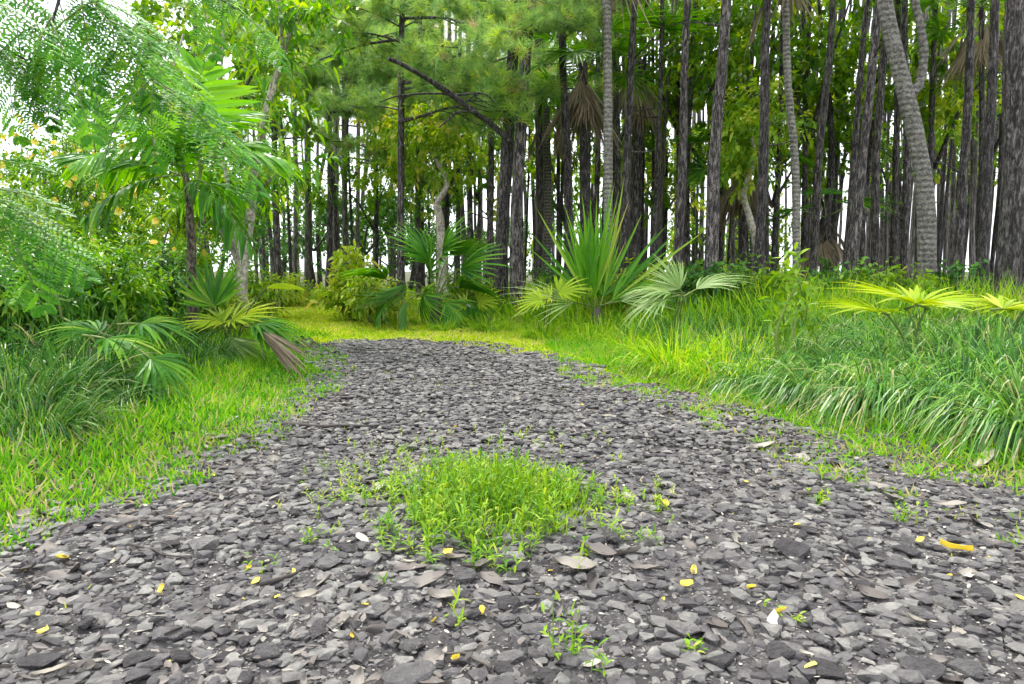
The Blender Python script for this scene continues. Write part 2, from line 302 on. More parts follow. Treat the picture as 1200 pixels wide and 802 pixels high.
tc = N(nt_, 'ShaderNodeTexCoord'); n1 = N(nt_, 'ShaderNodeTexNoise', Scale=2.2, Detail=5.); n2 = N(nt_, 'ShaderNodeTexNoise', Scale=90., Detail=8., Roughness=.75); vo = N(nt_, 'ShaderNodeTexVoronoi', Scale=70.)
for q in (n1, n2, vo): l(tc.outputs['Object'], q.inputs['Vector'])
mx = N(nt_, 'ShaderNodeMixRGB', Fac=.35); l(n2.outputs[0], mx.inputs[1]); l(vo.outputs['Color'], mx.inputs[2]); mx2 = N(nt_, 'ShaderNodeMixRGB', Fac=.35); l(mx.outputs[0], mx2.inputs[1]); l(n1.outputs[0], mx2.inputs[2])
c = ramp(nt_, mx2.outputs[0], [(.3, (.016, .014, .015)), (.48, (.05, .045, .046)), (.6, (.1, .092, .092)), (.75, (.24, .22, .21))])
p = N(nt_, 'ShaderNodeBsdfPrincipled', Roughness=.9); l(c, p.inputs[0]); b = N(nt_, 'ShaderNodeBump', Strength=1., Distance=.012); l(mx.outputs[0], b.inputs['Height']); l(b.outputs[0], p.inputs['Normal'])
o = N(nt_, 'ShaderNodeOutputMaterial'); l(p.outputs[0], o.inputs[0]); M['grit'] = m
# coarser, stonier soil look close to the path
for nd in M['soil'].node_tree.nodes:
    if nd.type == 'BUMP': nd.inputs['Strength'].default_value = 1.; nd.inputs['Distance'].default_value = .05

# ------------------------------------------------------------------ ground + path
def gridmesh(xs, ys, zf, keep=None):
    X, Y = np.meshgrid(xs, ys); Z = zf(X, Y); V = np.stack([X, Y, Z], -1).reshape(-1, 3); nx = len(xs)
    i = np.arange(len(ys)-1)[:, None]*nx; j = np.arange(nx-1)[None]; F = np.stack([i+j, i+j+1, i+nx+j+1, i+nx+j], -1).reshape(-1, 4)
    if keep is not None:
        c = V[F].mean(1); F = F[keep(c[:, 0], c[:, 1])]; u, inv = np.unique(F, return_inverse=True); V = V[u]; F = inv.reshape(-1, 4)
    return V, F
def axis(a, fine, r, far): 
    v = list(np.arange(-a, a+1e-6, fine)); st = fine
    while v[-1] < far: st *= r; v.append(v[-1]+st); v.insert(0, v[0]-st)
    return np.array(v)
xs = axis(6, .12, 1.12, 900); ys = axis(12, .12, 1.12, 900)
V, F = gridmesh(xs, ys, lambda x, y: H(x, y)-.012-.03*sstep(.02, -.15, path_sd(x, y)))
newobj('ground', MB().add(V, F).mesh('ground', M['soil'], True), kind='structure')
def pathz(x, y):
    return H(x, y)-.003 + (vnoise(x*11, y*11, 21)*.012 + vnoise(x*27, y*27, 22)*.009 + vnoise(x*60, y*60, 23)*.006)
mb = MB()
edge = lambda x, y: path_sd(x, y) < .05 + np.where(x > 0, .5*sstep(5.5, 4.2, y), .05) + vnoise(x*3, y*3, 31)*.25 + vnoise(x*12, y*12, 32)*.14
V, F = gridmesh(np.arange(-2.4, 2.9, .012), np.arange(1.0, 3.6, .012), pathz, edge); mb.add(V, F)
pa = mb
V, F = gridmesh(np.arange(-2.4, 3.0, .025), np.arange(3.6-.012+.0, 8.9, .025), pathz, edge); mb.add(V, F)
V, F = gridmesh(np.arange(-2.9, 3.1, .06), np.arange(-4, 1.0, .06), pathz, edge); mb.add(V, F)
newobj('path', mb.mesh('path', M['grit'], True), kind='structure')

# ------------------------------------------------------------------ stones
def hull_stone(seed, npts, flat, detail=False):
    rg = np.random.default_rng(seed); bm = bmesh.new()
    q = nrm(rg.normal(size=(npts, 3)))*rg.uniform(.75, 1.0, (npts, 1)); q[:, 1] *= rg.uniform(.6, .95); q[:, 2] *= flat; q[:, 2] = np.clip(q[:, 2], -flat*.8, flat*rg.uniform(.45, .7)) + rg.normal(size=npts)*.015
    q = q*.5
    for v in q: bm.verts.new(v)
    bmesh.ops.convex_hull(bm, input=bm.verts)
    for v in [v for v in bm.verts if not v.link_faces]: bm.verts.remove(v)
    if detail:
        bmesh.ops.dissolve_limit(bm, angle_limit=radians(9), verts=bm.verts, edges=bm.edges)
        bmesh.ops.bevel(bm, geom=bm.edges[:], offset=.035, segments=2, profile=.6, affect='EDGES', clamp_overlap=True)
        bmesh.ops.triangulate(bm, faces=bm.faces)
        bmesh.ops.subdivide_edges(bm, edges=[e for e in bm.edges if e.calc_length() > .12], cuts=1, use_grid_fill=True)
        bmesh.ops.triangulate(bm, faces=bm.faces)
        for v in bm.verts:
            k = v.co; n = float(vnoise(np.array(k.x*7+seed), np.array(k.y*7+k.z*5), seed)+.5*vnoise(np.array(k.x*19), np.array(k.y*19+k.z*13), seed)); v.co += v.normal*n*.03 if v.normal.length else Vector((0, 0, n*.02))
    bmesh.ops.triangulate(bm, faces=bm.faces); bm.verts.index_update()
    V = np.array([v.co[:] for v in bm.verts]); F = np.array([[v.index for v in f.verts] for f in bm.faces]); bm.free(); return V, F
def scatter(mb, tmpl, pos, yaw, scale, tilt=0., rnd=None, zscale=None):
    V, F = tmpl; n = len(pos)
    if not n: return
    c, s = np.cos(yaw), np.sin(yaw); R = np.zeros((n, 3, 3)); R[:, 0, 0] = c; R[:, 0, 1] = -s; R[:, 1, 0] = s; R[:, 1, 1] = c; R[:, 2, 2] = 1
    tx = RNG.normal(size=n)*tilt; Rx = np.zeros((n, 3, 3)); Rx[:, 0, 0] = 1; Rx[:, 1, 1] = Rx[:, 2, 2] = np.cos(tx); Rx[:, 1, 2] = -np.sin(tx); Rx[:, 2, 1] = np.sin(tx)
    ty = RNG.normal(size=n)*tilt; Ry = np.zeros((n, 3, 3)); Ry[:, 1, 1] = 1; Ry[:, 0, 0] = Ry[:, 2, 2] = np.cos(ty); Ry[:, 0, 2] = np.sin(ty); Ry[:, 2, 0] = -np.sin(ty)
    R = Ry@Rx@R
    W = np.einsum('nij,vj->nvi', R, V)*np.asarray(scale)[:, None, None] + pos[:, None]
    Fn = F[None] + (np.arange(n)*len(V))[:, None, None]
    mb.add(W.reshape(-1, 3), Fn.reshape(-1, F.shape[1]), np.repeat(RNG.uniform(0, 1, n) if rnd is None else rnd, len(V)))
small = [hull_stone(100+i, (14, 20, 28)[i % 3], .3+.045*(i % 7)) for i in range(14)]; big = [hull_stone(200+i, 17, .36, True) for i in range(14)]
def samp(n, x0, x1, y0, y1, f):
    x = RNG.uniform(x0, x1, n); y = RNG.uniform(y0, y1, n); k = f(x, y); return x[k], y[k]
def put_stones(mb, n, y0, y1, lo, hi, tm, inm=-.0, sink=.12, power=2.2):
    x, y = samp(n, -2.5, 2.7, y0, y1, lambda x, y: (path_sd(x, y) < inm +.05+ np.where(x > 0, .12*(y < 4.6), .06)*(1+vnoise(x*8, y*8, 36)) + vnoise(x*3, y*3, 31)*.26) & (np.abs(x) < .78*y+.5))
    s = lo*(hi/lo)**(RNG.uniform(0, 1, len(x))**power); pos = np.stack([x, y, pathz(x, y)+s*sink-.002], 1); t = RNG.integers(0, len(tm), len(x))
    for i in range(len(tm)):
        k = t == i; scatter(mb, tm[i], pos[k], RNG.uniform(0, 6.28, k.sum()), s[k], .08)
mb = MB()
put_stones(mb, 30000, 1.1, 3.2, .012, .078, small, inm=.05, sink=.1, power=1.7); put_stones(mb, 19000, 3.2, 5.5, .022, .075, small, inm=.05, sink=.2, power=1.4); put_stones(mb, 14000, 5.5, 8.6, .03, .1, small, inm=.1, sink=.2, power=1.3)
put_stones(mb, 9000, 1.5, 5.2, .010, .035, small, inm=.5, sink=.1)
newobj('gravel', mb.mesh('gravel', M['stone']), kind='stuff', label='small crushed grey stones packed over the path', category='gravel')
mb = MB()
put_stones(mb, 60000, 1.1, 3.0, .003, .013, small[:5], inm=.12, sink=.3, power=1.5); put_stones(mb, 9000, 3.0, 5.5, .008, .02, small[:4], inm=.15, sink=.25)
newobj('grit', mb.mesh('grit', M['chip']), kind='stuff', label='fine pale and dark stone chips between the larger stones', category='grit')
# small organic debris: leaf crumbs, bark flakes and bits of straw
def flakes(mb, n, y0, y1, f, lo, hi):
    x, y = samp(n, -3., 3.4, y0, y1, f); n = len(x); a = RNG.uniform(0, 6.28, n); ln = RNG.uniform(lo, hi, n)
    D = np.stack([np.cos(a), np.sin(a), RNG.normal(size=n)*.25], 1); z = pathz(x, y)+RNG.uniform(.006, .022, n)
    add_strips(mb, RNG.uniform(0, 1, n), np.stack([x, y, z], 1), D, ln, ln*RNG.uniform(.2, .6, n), 0., (.3, 1, .8, .2), fold=.12, twist=RNG.normal(size=n)*.4)
mb = MB(); flakes(mb, 9000, 1.1, 5.5, lambda x, y: (path_sd(x, y) < .5) & ((path_sd(x, y) > -.35) | (vnoise(x*2, y*2, 37) > .12)) & (np.abs(x) < .78*y+.4), .01, .045); flakes(mb, 2600, 1.1, 3.5, lambda x, y: path_sd(x, y) < .1, .006, .028)
newobj('leaf_debris', mb.mesh('leaf_debris', M['deadleaf']), kind='stuff', label='crumbled brown leaf debris among the stones and along the verges', category='leaf debris')
mb = MB(); flakes(mb, 1500, 1.1, 4.5, lambda x, y: path_sd(x, y) < .3, .005, .018)
newobj('leaf_debris', mb.mesh('leaf_debris', M['paleleaf']), kind='stuff', label='pale papery crumbs scattered over the gravel', category='leaf debris')
# individual larger stones
sm = [MB().add(V, F).mesh('stone', M['bigstone'], False) for V, F in big]
from collections import defaultdict
placed = []
def free_spot(x, y, r):
    for a, b, c in placed:
        if (a-x)**2+(b-y)**2 < (r+c)**2*.62: return False
    placed.append((x, y, r)); return True
def stone(x, y, s, yaw, label, group=None, i=None, flat=1.):
    o = newobj('stone', sm[int(RNG.integers(len(sm))) if i is None else i]); z = float(pathz(np.array(x), np.array(y)))
    o.location = (x, y, z+s*.13*flat); o.rotation_euler = (RNG.normal()*.1, RNG.normal()*.1, yaw); o.scale = (s, s, s*flat)
    o['label'] = label; o['category'] = 'stone'
    if group: o['group'] = group
    return o
for px, py, wpx, lab in [(480, 797, 95, 'broad flat grey stone at the bottom edge left of the yellow flower'), (845, 772, 62, 'smooth wedge shaped grey stone in front, left of the largest pale stone'),
        (915, 770, 60, 'rounded pale grey stone at the bottom edge right of the seedling'), (795, 740, 66, 'large flat grey stone right of the seedling in the foreground'),
        (930, 655, 58, 'wide flat stone below the single yellow flower on the right'), (1150, 703, 44, 'egg shaped dark stone below the long yellow leaf'),
        (740, 695, 40, 'rough dark stone between the green tuft and the seedling'), (445, 715, 46, 'blocky grey stone in front of the green tuft'),
        (215, 770, 40, 'squared grey stone near the bottom left'), (310, 765, 62, 'long dark lumpy stone near the bottom left'),
        (50, 775, 62, 'flat worn stone in the bottom left corner'), (240, 640, 60, 'wide smooth slab half buried on the left of the path'), (45, 715, 45, 'pale rounded stone by the left edge below the white leaf'),
        (1118, 640, 34, 'square stone right of the wide flat stone near the right verge'), (1185, 560, 1, '')]:
    if wpx < 5: continue
    g = G(px, py); s = wpx/800*g[1]*.95; free_spot(g[0], g[1], s*.5); stone(g[0], g[1], s, RNG.uniform(-.5, .5), lab)
cnt = 0
for k in range(9000):
    y = 1.22 + 2.6*RNG.uniform()**1.9; x = RNG.uniform(-2, 2.1)
    if abs(x) > .76*y or path_sd(np.array(x), np.array(y)) > -.05: continue
    s = .042 + .07*RNG.uniform()**2.
    if not free_spot(x, y, s*.5): continue
    stone(x, y, s, RNG.uniform(0, 6.28), 'angular grey basalt stone lying in the gravel path', 'stones in the gravel path'); cnt += 1
    if cnt >= 284: break

# ------------------------------------------------------------------ grass
def verge_ok(x, y): return path_sd(x, y) > -.06 -.17*(np.asarray(x) > 0) + vnoise(x*3, y*3, 31)*.26 + vnoise(x*14, y*14, 33)*.16
def blades(mb, x, y, h, wd, lean=.5, droop=.4, nseg=3, rlo=0., rhi=1., z=None, bias=None):
    n = len(x); a = RNG.uniform(0, 2*pi, n); q = RNG.uniform(0, 1, n)**.7*lean
    D = np.stack([np.cos(a)*q, np.sin(a)*q, np.ones(n)], 1)
    if bias is not None: D += np.asarray(bias)
    prof = (.75, 1, .8, 0) if nseg == 3 else (.8, 1, 0) if nseg == 2 else (.7, .95, 1, .85, .55, 0)
    side = nrm(np.cross(nrm(D), nrm(np.stack([RNG.normal(size=n), RNG.normal(size=n), .2*RNG.normal(size=n)], 1))))
    add_strips(mb, np.clip(RNG.uniform(rlo, rhi, n)+(vnoise(x*1.6, y*1.6, 98)+vnoise(x*6, y*6, 99))*.32, 0, 1.1), np.stack([x, y, (H(x, y) if z is None else z)-.01], 1), D, h, wd, RNG.uniform(.0, 1, n)*droop, prof, side=side)
def patchy(x, y, s, f, th): return vnoise(x*f, y*f, s) > th
# left lawn, right lawn, mown far strip
def lawn(name, n, x0, x1, y0, y1, cond, hfun, wfun, matn, label, zf=None, **k):
    mb = MB(); x, y = samp(n, x0, x1, y0, y1, cond)
    h = hfun(x, y)*RNG.uniform(.5, 1.25, len(x)); blades(mb, x, y, h, wfun(x, y), z=None if zf is None else zf(x, y)+.006, **k)
    return newobj(name, mb.mesh(name, M[matn]), kind='stuff', label=label, category='grass')
infr = lambda x, y: (np.abs(x) < .78*y+.6)
lawn('grass', 60000, -4.2, -1.0, 1.6, 7.4, lambda x, y: verge_ok(x, y) & infr(x, y) & (path_sd(x, y) < 1.7) & (vnoise(x*5, y*5, 41) > -.42), lambda x, y: .055+.08*sstep(0, .8, path_sd(x, y))+vnoise(x*4, y*4, 43)*.06, lambda x, y: .0058+.0006*y, 'lawn', 'bright green short grass on the left verge', lean=.9, droop=.6)
lawn('grass', 110000, .4, 4.4, 1.7, 8, lambda x, y: verge_ok(x, y) & infr(x, y) & (path_sd(x, y) < 1.4) & ((vnoise(x*5, y*5, 42)+.6*vnoise(x*17, y*17, 46) > .0-.85*sstep(.0, .75, path_sd(x, y))) | (y > 5.2)), lambda x, y: .05+.09*sstep(.1, .9, path_sd(x, y))+vnoise(x*7, y*7, 47)*.05, lambda x, y: .0048+.0006*y, 'lawn', 'patchy yellow green grass on the right verge with bare soil', lean=1.3, droop=.5, rlo=.25, rhi=1.05, zf=pathz)
lawn('grass', 300000, -11, 2.6, 5.2, 20, lambda x, y: (path_sd(x, y) > -.05+vnoise(x*5, y*5, 44)*.5) & (mown_d(x, y) < 1.5+vnoise(x, y, 45)*.6), lambda x, y: .03+.0035*y, lambda x, y: .005+.0012*y, 'mown', 'mown yellow green grass where the path bends left', lean=1.4, droop=.3, nseg=2)
# thin grass creeping over the gravel
mb = MB()
x, y = samp(60000, -2.2, 2.2, 1.6, 8.4, lambda x, y: (path_sd(x, y) < .1) & (((vnoise(x*2.3, y*1.6, 51) > .27) & (y > 3.2)) | ((path_sd(x, y) > -.42) & (x > 0) & (vnoise(x*6, y*6, 52) > .08)) | ((y > 5.8) & (vnoise(x*2, y*2, 55) > .12)) | ((vnoise(x*7, y*7, 56) > .42))))
k = RNG.uniform(size=len(x)) < .38; x = x[k]; y = y[k]
blades(mb, x, y, RNG.uniform(.015, .04, len(x)), .003+.0006*y, lean=1.4, droop=.4, rlo=.3, z=pathz(x, y))
newobj('grass', mb.mesh('grass', M['mown']), kind='stuff', label='sparse thin grass creeping between the path stones', category='grass')
# tall rough verge behind the mown strip and under the trees
def tallh(x, y): return np.clip(.24+.36*sstep(.5, 1.6, np.minimum(path_sd(x, y), mown_d(x, y)-.6)) + vnoise(x*1.3, y*1.3, 61)*.3, .08, .75)
lawn('grass', 120000, -3, 7, 4.2, 12.5, lambda x, y: (path_sd(x, y) > .7) & ((y > 6.6) | (x < 1.9)) & (mown_d(x, y) > .85+vnoise(x*2, y*2, 63)*.5) & (x > -2.2-(y-10)*.8) & infr(x, y) & (x < 8), tallh, lambda x, y: .006+.0007*y, 'tall', 'tall rough grass between the mown strip and the pines', lean=.9, droop=.8)
lawn('grass', 70000, -16, 22, 9, 30, lambda x, y: (path_sd(x, y) > .9) & (mown_d(x, y) > 1.5) & infr(x, y), lambda x, y: .25+vnoise(x, y, 64)*.3, lambda x, y: .012+.0009*y, 'tall', 'deep green undergrowth on the forest floor', lean=.9, droop=.7, nseg=2, rhi=.8)
lawn('grass', 50000, -8, -1.8, 4.0, 10.5, lambda x, y: (path_sd(x, y) > .55) & (mown_d(x, y) > 1.1) & infr(x, y), lambda x, y: .14+.1*sstep(.6, 2, path_sd(x, y))+vnoise(x*2, y*2, 65)*.1, lambda x, y: .006+.0007*y, 'tall', 'rough green grass under the shrubs on the left', lean=1., droop=.9, rhi=.75)
lawn('grass', 52000, 1.3, 7, 2.6, 8, lambda x, y: (path_sd(x, y) > 1.15) & infr(x, y), lambda x, y: .36+vnoise(x*2, y*2, 66)*.2, lambda x, y: .0075+.0007*y, 'sedge', 'dense green grass behind the sedge clumps on the right', lean=1., droop=.9, rhi=.85)
# straw litter
mb = MB(); x, y = samp(9000, -3, 4, 1.8, 8, lambda x, y: (np.abs(path_sd(x, y)-.3) < .5) & infr(x, y) & (vnoise(x*3, y*3, 71) > .05))
n = len(x); a = RNG.uniform(0, 6.28, n); add_strips(mb, RNG.uniform(0, 1, n), np.stack([x, y, H(x, y)+RNG.uniform(.0, .03, n)], 1), np.stack([np.cos(a), np.sin(a), RNG.normal(size=n)*.15], 1), RNG.uniform(.03, .12, n), .003, 0., (1, 1, 1))
newobj('straw', mb.mesh('straw', M['dead']), kind='stuff', label='dry straw and grass litter along the path edges', category='straw')

# the leafy tuft in the middle of the path
def sprigs(mb, x, y, hh, leafl, leafw, z=None, rlo=0., rhi=1., m=7):
    n = len(x); z = H(x, y)-.005 if z is None else z
    a = RNG.uniform(0, 2*pi, n); q = RNG.uniform(0, .45, n); D = nrm(np.stack([np.cos(a)*q, np.sin(a)*q, np.ones(n)], 1)); B = np.stack([x, y, z], 1); r = RNG.uniform(rlo, rhi, n)
    add_strips(mb, r, B, D, hh, .0035, .1, (1, .8, .4))
    t = np.linspace(.1, 1, m)[None]*np.ones((n, 1)); t += RNG.normal(size=t.shape)*.04
    LB = (B[:, None]+D[:, None]*(hh[:, None]*t)[..., None]).reshape(-1, 3)
    la = (a[:, None]+np.arange(m)[None]*2.4+RNG.normal(size=(n, m))*.5).ravel(); el = RNG.uniform(.35, 1.1, n*m)*(.6+.6*t.ravel())
    LD = np.stack([np.cos(la)*np.cos(el), np.sin(la)*np.cos(el), np.sin(el)], 1)
    add_strips(mb, np.clip(np.repeat(r, m)+RNG.normal(size=n*m)*.12, 0, 1), LB, LD, leafl*RNG.uniform(.6, 1.3, n*m), leafw*RNG.uniform(.7, 1.2, n*m), RNG.uniform(.1, .7, n*m), (.3, 1, .85, 0), fold=.15)
mb = MB(); c0 = G(570, 604); x = RNG.normal(size=1150)*.62; y = RNG.normal(size=1150)*.62
th = np.arctan2(y, x); rr = np.hypot(x, y); lim = 1+.3*np.sin(3*th+1)+.2*np.sin(7*th)+.15*np.sin(11*th)+vnoise(x*6, y*6, 78)*.9; k = (rr < lim) & (vnoise(x*4, y*4, 77) > -.15-.35*(1-rr)); x = x[k]; y = y[k]; rr = rr[k]
X = c0[0]+x*.45; Y = c0[1]+.06+y*.6; 
kk = RNG.uniform(size=len(X)) < .7; X = X[kk]; Y = Y[kk]; rr = rr[kk]
sprigs(mb, X, Y, np.clip(.15-.1*rr**1.2, .03, .2)*RNG.uniform(.5, 1.35, len(X)), .046, .008, z=pathz(X, Y)-.004)
n_ = 2400; a_ = RNG.uniform(0, 6.28, n_); q_ = RNG.uniform(0, 1, n_)**.6; gx = c0[0]+.03+np.cos(a_)*q_*.34; gy = c0[1]+.15+np.sin(a_)*q_*.42; blades(mb, gx, gy, RNG.uniform(.06, .23, n_)*(1.2-.65*q_), .0042, .8, .6, z=pathz(gx, gy))
newobj('weed_tuft', mb.mesh('weed_tuft', M['weed']), label='leafy bright green weed tuft growing in the middle of the gravel path', category='weeds')
mb = MB(); X = []; Y = []
for px, py, sx, sy, n in [(470, 545, .12, .3, 90), (430, 580, .12, .12, 40), (720, 590, .12, .1, 40), (640, 520, .2, .2, 40), (400, 560, .1, .2, 20)]:
    g = G(px, py); X.append(g[0]+RNG.normal(size=n)*sx); Y.append(g[1]+RNG.normal(size=n)*sy)
X = np.concatenate(X); Y = np.concatenate(Y); sprigs(mb, X, Y, RNG.uniform(.02, .055, len(X)), .03, .006, z=pathz(X, Y)-.004, rlo=.3)
newobj('weed_tuft', mb.mesh('weed_tuft', M['weed']), label='thin low weeds scattered around the bright green tuft', category='weeds', kind='stuff')
for px, py, n, hh, lab in [(775, 775, 5, .06, ''), (662, 770, 7, .13, 'lone spindly seedling with drooping leaves in the near foreground'), (688, 785, 4, .07, 'short grassy seedling right of the spindly seedling at the bottom'), (365, 635, 6, .05, 'small green weed left of the bright tuft'), (315, 665, 4, .045, 'tiny weed in the smooth grit on the left of the path'),
                       (812, 765, 4, .03, 'tiny green sprout by the flat stone in the foreground'), (915, 735, 4, .03, 'tiny sprout right of the foreground yellow petals'), (770, 597, 8, .05, 'small weed beside the right side of the bright tuft'), (960, 590, 9, .05, 'weed sprout at the grassy right edge of the gravel'), (1060, 615, 8, .06, 'flat spreading weed at the gravel edge on the right'), (90, 660, 5, .03, '')]:
    if not lab: continue
    g = G(px, py); mb = MB(); xx = RNG.normal(size=n)*.022; yy = RNG.normal(size=n)*.022
    sprigs(mb, xx, yy, hh*RNG.uniform(.6, 1.2, n), .035 if hh > .05 else .025, .008, z=np.zeros(n), rlo=.2, m=5)
    o = newobj('seedling', mb.mesh('seedling', M['weed']), label=lab, category='seedling'); o.location = (g[0], g[1], float(pathz(np.array(g[0]), np.array(g[1]))))

# ------------------------------------------------------------------ sedge clumps (arching long blades)
def clump_mesh(n, Lm, wd, rad, bias, matn, seed, dr=0.):
    global RNG; keep = RNG; RNG = np.random.default_rng(seed); mb = MB()
    r = rad*np.sqrt(RNG.uniform(0, 1, n)); a = RNG.uniform(0, 6.28, n); x = r*np.cos(a); y = r*np.sin(a); ln = Lm*RNG.uniform(.55, 1.2, n)
    q = RNG.uniform(.1, .9, n); D = np.stack([np.cos(a)*q+bias[0], np.sin(a)*q+bias[1], np.ones(n)], 1)
    add_strips(mb, RNG.uniform(0, 1, n), np.stack([x, y, -.03+0*x], 1), D, ln, wd*RNG.uniform(.7, 1.2, n), RNG.uniform(.35+dr, 1.1+dr, n), (.7, 1, 1, .9, .75, .5, 0), twist=RNG.normal(size=n)*.5)
    n2 = n//7; r = rad*np.sqrt(RNG.uniform(0, 1, n2)); a = RNG.uniform(0, 6.28, n2)          # old straw coloured blades low in the clump
    add_strips(mb, np.full(n2, 1.2), np.stack([r*np.cos(a), r*np.sin(a), 0*r], 1), np.stack([np.cos(a)+bias[0], np.sin(a)+bias[1], .35+0*a], 1), Lm*RNG.uniform(.4, .8, n2), wd*.8, RNG.uniform(.3, .8, n2), (.7, 1, .9, .6, 0))
    me = mb.mesh('sedge_clump', M[matn]); RNG = keep; return me
cmR = [clump_mesh(560, 1.0, .0095, .2, (-.34, -.3), 'sedge', s, .25) for s in (1, 2, 3)]
M['sedgedark'] = foliage('dark_sedge', [(0, (.02, .08, .02)), (.4, (.045, .16, .03)), (.75, (.11, .28, .05)), (.95, (.25, .4, .09)), (1, (.4, .36, .2))], .3, .34, .7)
cmL = [clump_mesh(480, .78, .0085, .22, (.2, -.25), 'sedgedark', s) for s in (4, 5)]
cmT = [clump_mesh(420, .78, .010, .24, (-.1, -.15), 'tall', s) for s in (6, 7)]
def clump(ms, px, Y, label, s=1., grp='long grass clumps on the verges'):
    x = (px-600)/800*Y; o = newobj('grass_clump', ms[int(RNG.integers(len(ms)))]); o.location = (x, Y, float(H(x, Y))); o.rotation_euler = (0, 0, RNG.normal()*.35); o.scale = (s, s, s*RNG.uniform(.9, 1.1))
    o['label'] = label; o['category'] = 'grass clump'; o['group'] = grp
R_ = 'sedge clumps along the right verge'
for px, Y, s, lab in [(1215, 3.15, .85, 'long drooping grass clump nearest the camera at the right edge of the photo'), (1130, 3.6, .85, 'dark green arching grass clump beneath the yellow fan palm leaf'), (1045, 3.85, .85, 'arching grass clump left of the one under the yellow fan, leaning to the path'),
        (965, 4.3, .85, 'thick grass clump in the middle of the right bank, with blades swept left'), (1190, 3.8, .95, 'tall grass clump in front of the thickest pine on the right'), (1095, 4.35, .95, 'grass clump behind the yellow fan in front of the leaning grey trunk'),
        (900, 4.8, .85, 'grass clump left of the upright leafy sapling on the right bank'), (1010, 4.7, 1., 'grass clump between the leafy sapling and the yellow fan'), (850, 5.1, .85, 'bright grass clump right of the pale palm fronds'), (940, 5.4, 1., 'grass clump at the foot of the leafy sapling'),
        (1140, 4.6, 1.1, 'back grass clump at the foot of the thickest right pine'), (1000, 5.9, 1., 'back grass clump left of the leaning grey trunk below the leaning pines'), (1180, 5.6, 1.1, 'rearmost grass clump touching the thickest right pine'), (1110, 6.2, 1., 'rearmost grass clump behind the yellow fan leaf'), (870, 5.6, .9, 'dark grass clump behind the bright clump right of the pale palm'), (1060, 5.4, 1.1, 'back grass clump at the foot of the leaning grey trunk')]:
    clump(cmR if px > 880 else cmT, px, Y, lab, s, R_)
for px, Y, s, lab in [(785, 5.9, 1., 'light green grass clump under the pale palm fronds'), (740, 6.9, .75, 'light green grass clump left of the pale palm fronds'), (690, 7.8, .7, 'light green grass clump in front of the spiky palm'), (635, 8.6, .7, 'light green grass clump below the twin pine trunks'), (860, 6.2, .9, 'light grass clump behind the bright clump by the pale fronds'), (575, 9.6, .7, 'light green grass clump right of the blue green fan palm'), (705, 8.5, .75, 'light green grass clump hiding the foot of the spiky palm'), (660, 9.2, .7, 'light green grass clump left of the foot of the spiky palm'), (798, 5.6, .95, 'light green grass clump in front of the stalks of the pale palm'), (520, 9.6, .5, 'light green grass clump below the blue green fan palm'), (760, 7.8, .7, 'light green grass clump between the spiky palm and the pale palm')]:
    clump(cmT, px, Y, lab, s, R_)
L_ = 'sedge clumps on the left bank'
for px, Y, s, lab in [(20, 3.7, 1., 'long grey green grass clump at the left edge, nearest the camera'), (85, 4.1, .95, 'drooping grass clump left of the low drooping palm leaf'), (10, 4.7, 1.1, 'thick blue green grass clump at the left edge below the shrubs'), (75, 5.2, 1.1, 'grass clump under the upright fan leaf on the left'), (190, 5.9, 1.05, 'glossy dark grass clump left of the slim palm stem'), (150, 6.4, 1.1, 'glossy dark grass clump below the yellow flowers'), (240, 5.7, .7, 'ragged dry grass clump around the foot of the slim palm stem'), (110, 4.7, .8, 'mixed grass clump beside the drooping palm leaf'), (145, 4.0, .6, 'small arching grass clump at the lawn edge below the drooping palm leaf'), (40, 3.3, .75, 'grass clump spilling onto the lawn at the left edge'), (215, 5.2, .65, 'small grass clump in front of the slim palm stem')]:
    clump(cmL, px, Y, lab, s, L_)

# ------------------------------------------------------------------ palm leaves
def fan_leaf(n=26, L=.6, spread=125, cup=.25, droop=.25, wd=.05, pet=.5, tilt=0., free=.45, jit=.06, matn='palm', seed=0, petr=.008, fold=.28):
    """a costapalmate/fan leaf: petiole along +Y from the origin, blade beyond it; returns (blade mesh, stalk mesh)"""
    global RNG; keep = RNG; RNG = np.random.default_rng(seed)
    an = np.radians(np.linspace(-spread, spread, n)) + RNG.normal(size=n)*.035
    ln = L*(1-.28*(np.abs(an)/np.radians(max(spread, 60)))**2)*(1+RNG.normal(size=n)*jit*1.6)*np.where(RNG.uniform(size=n) < .07, .55, 1)
    D = np.stack([np.sin(an), np.cos(an), cup*(1-np.cos(an))*.6+.12*np.where(np.arange(n) % 2, 1, -1)*.3], 1)
    ct, st = cos(tilt), sin(tilt); Rt = np.array([[1, 0, 0], [0, ct, st], [0, -st, ct]])
    w_ = np.minimum(wd, 1.9*L*free*np.radians(2*spread)/n)
    side = nrm(np.stack([np.cos(an), -np.sin(an), 0*an], 1))
    mb = MB(); V, F, k = strips(np.zeros((n, 3)), nrm(D), ln, w_*np.ones(n), 0., (.06, .6, 1, .8, .42, 0), side=side, fold=fold)
    V = V@Rt.T; V[:, 1] += pet
    # gravity droop of the tips
    rr = np.hypot(V[:, 0], V[:, 1]-pet)/L; V[:, 2] -= droop*L*np.clip(rr-.25, 0, 2)**2
    rv = np.repeat(np.clip(.5+RNG.normal(size=n)*.2, 0, 1), k).reshape(n, k); rv[:, -3:] += .45; rv[:, -6:-3] += .12; mb.add(V, F, rv.ravel()); me = mb.mesh('frond', M[matn])
    mb = MB(); add_tube(mb, smooth_line([(0, 0, -.0), (0, pet*.5, .02*pet), (0, pet*1.02, 0)], 6), np.linspace(petr*1.5, petr, 6), 6); st_ = mb.mesh('stalk', M['stem'], True)
    RNG = keep; return me, st_
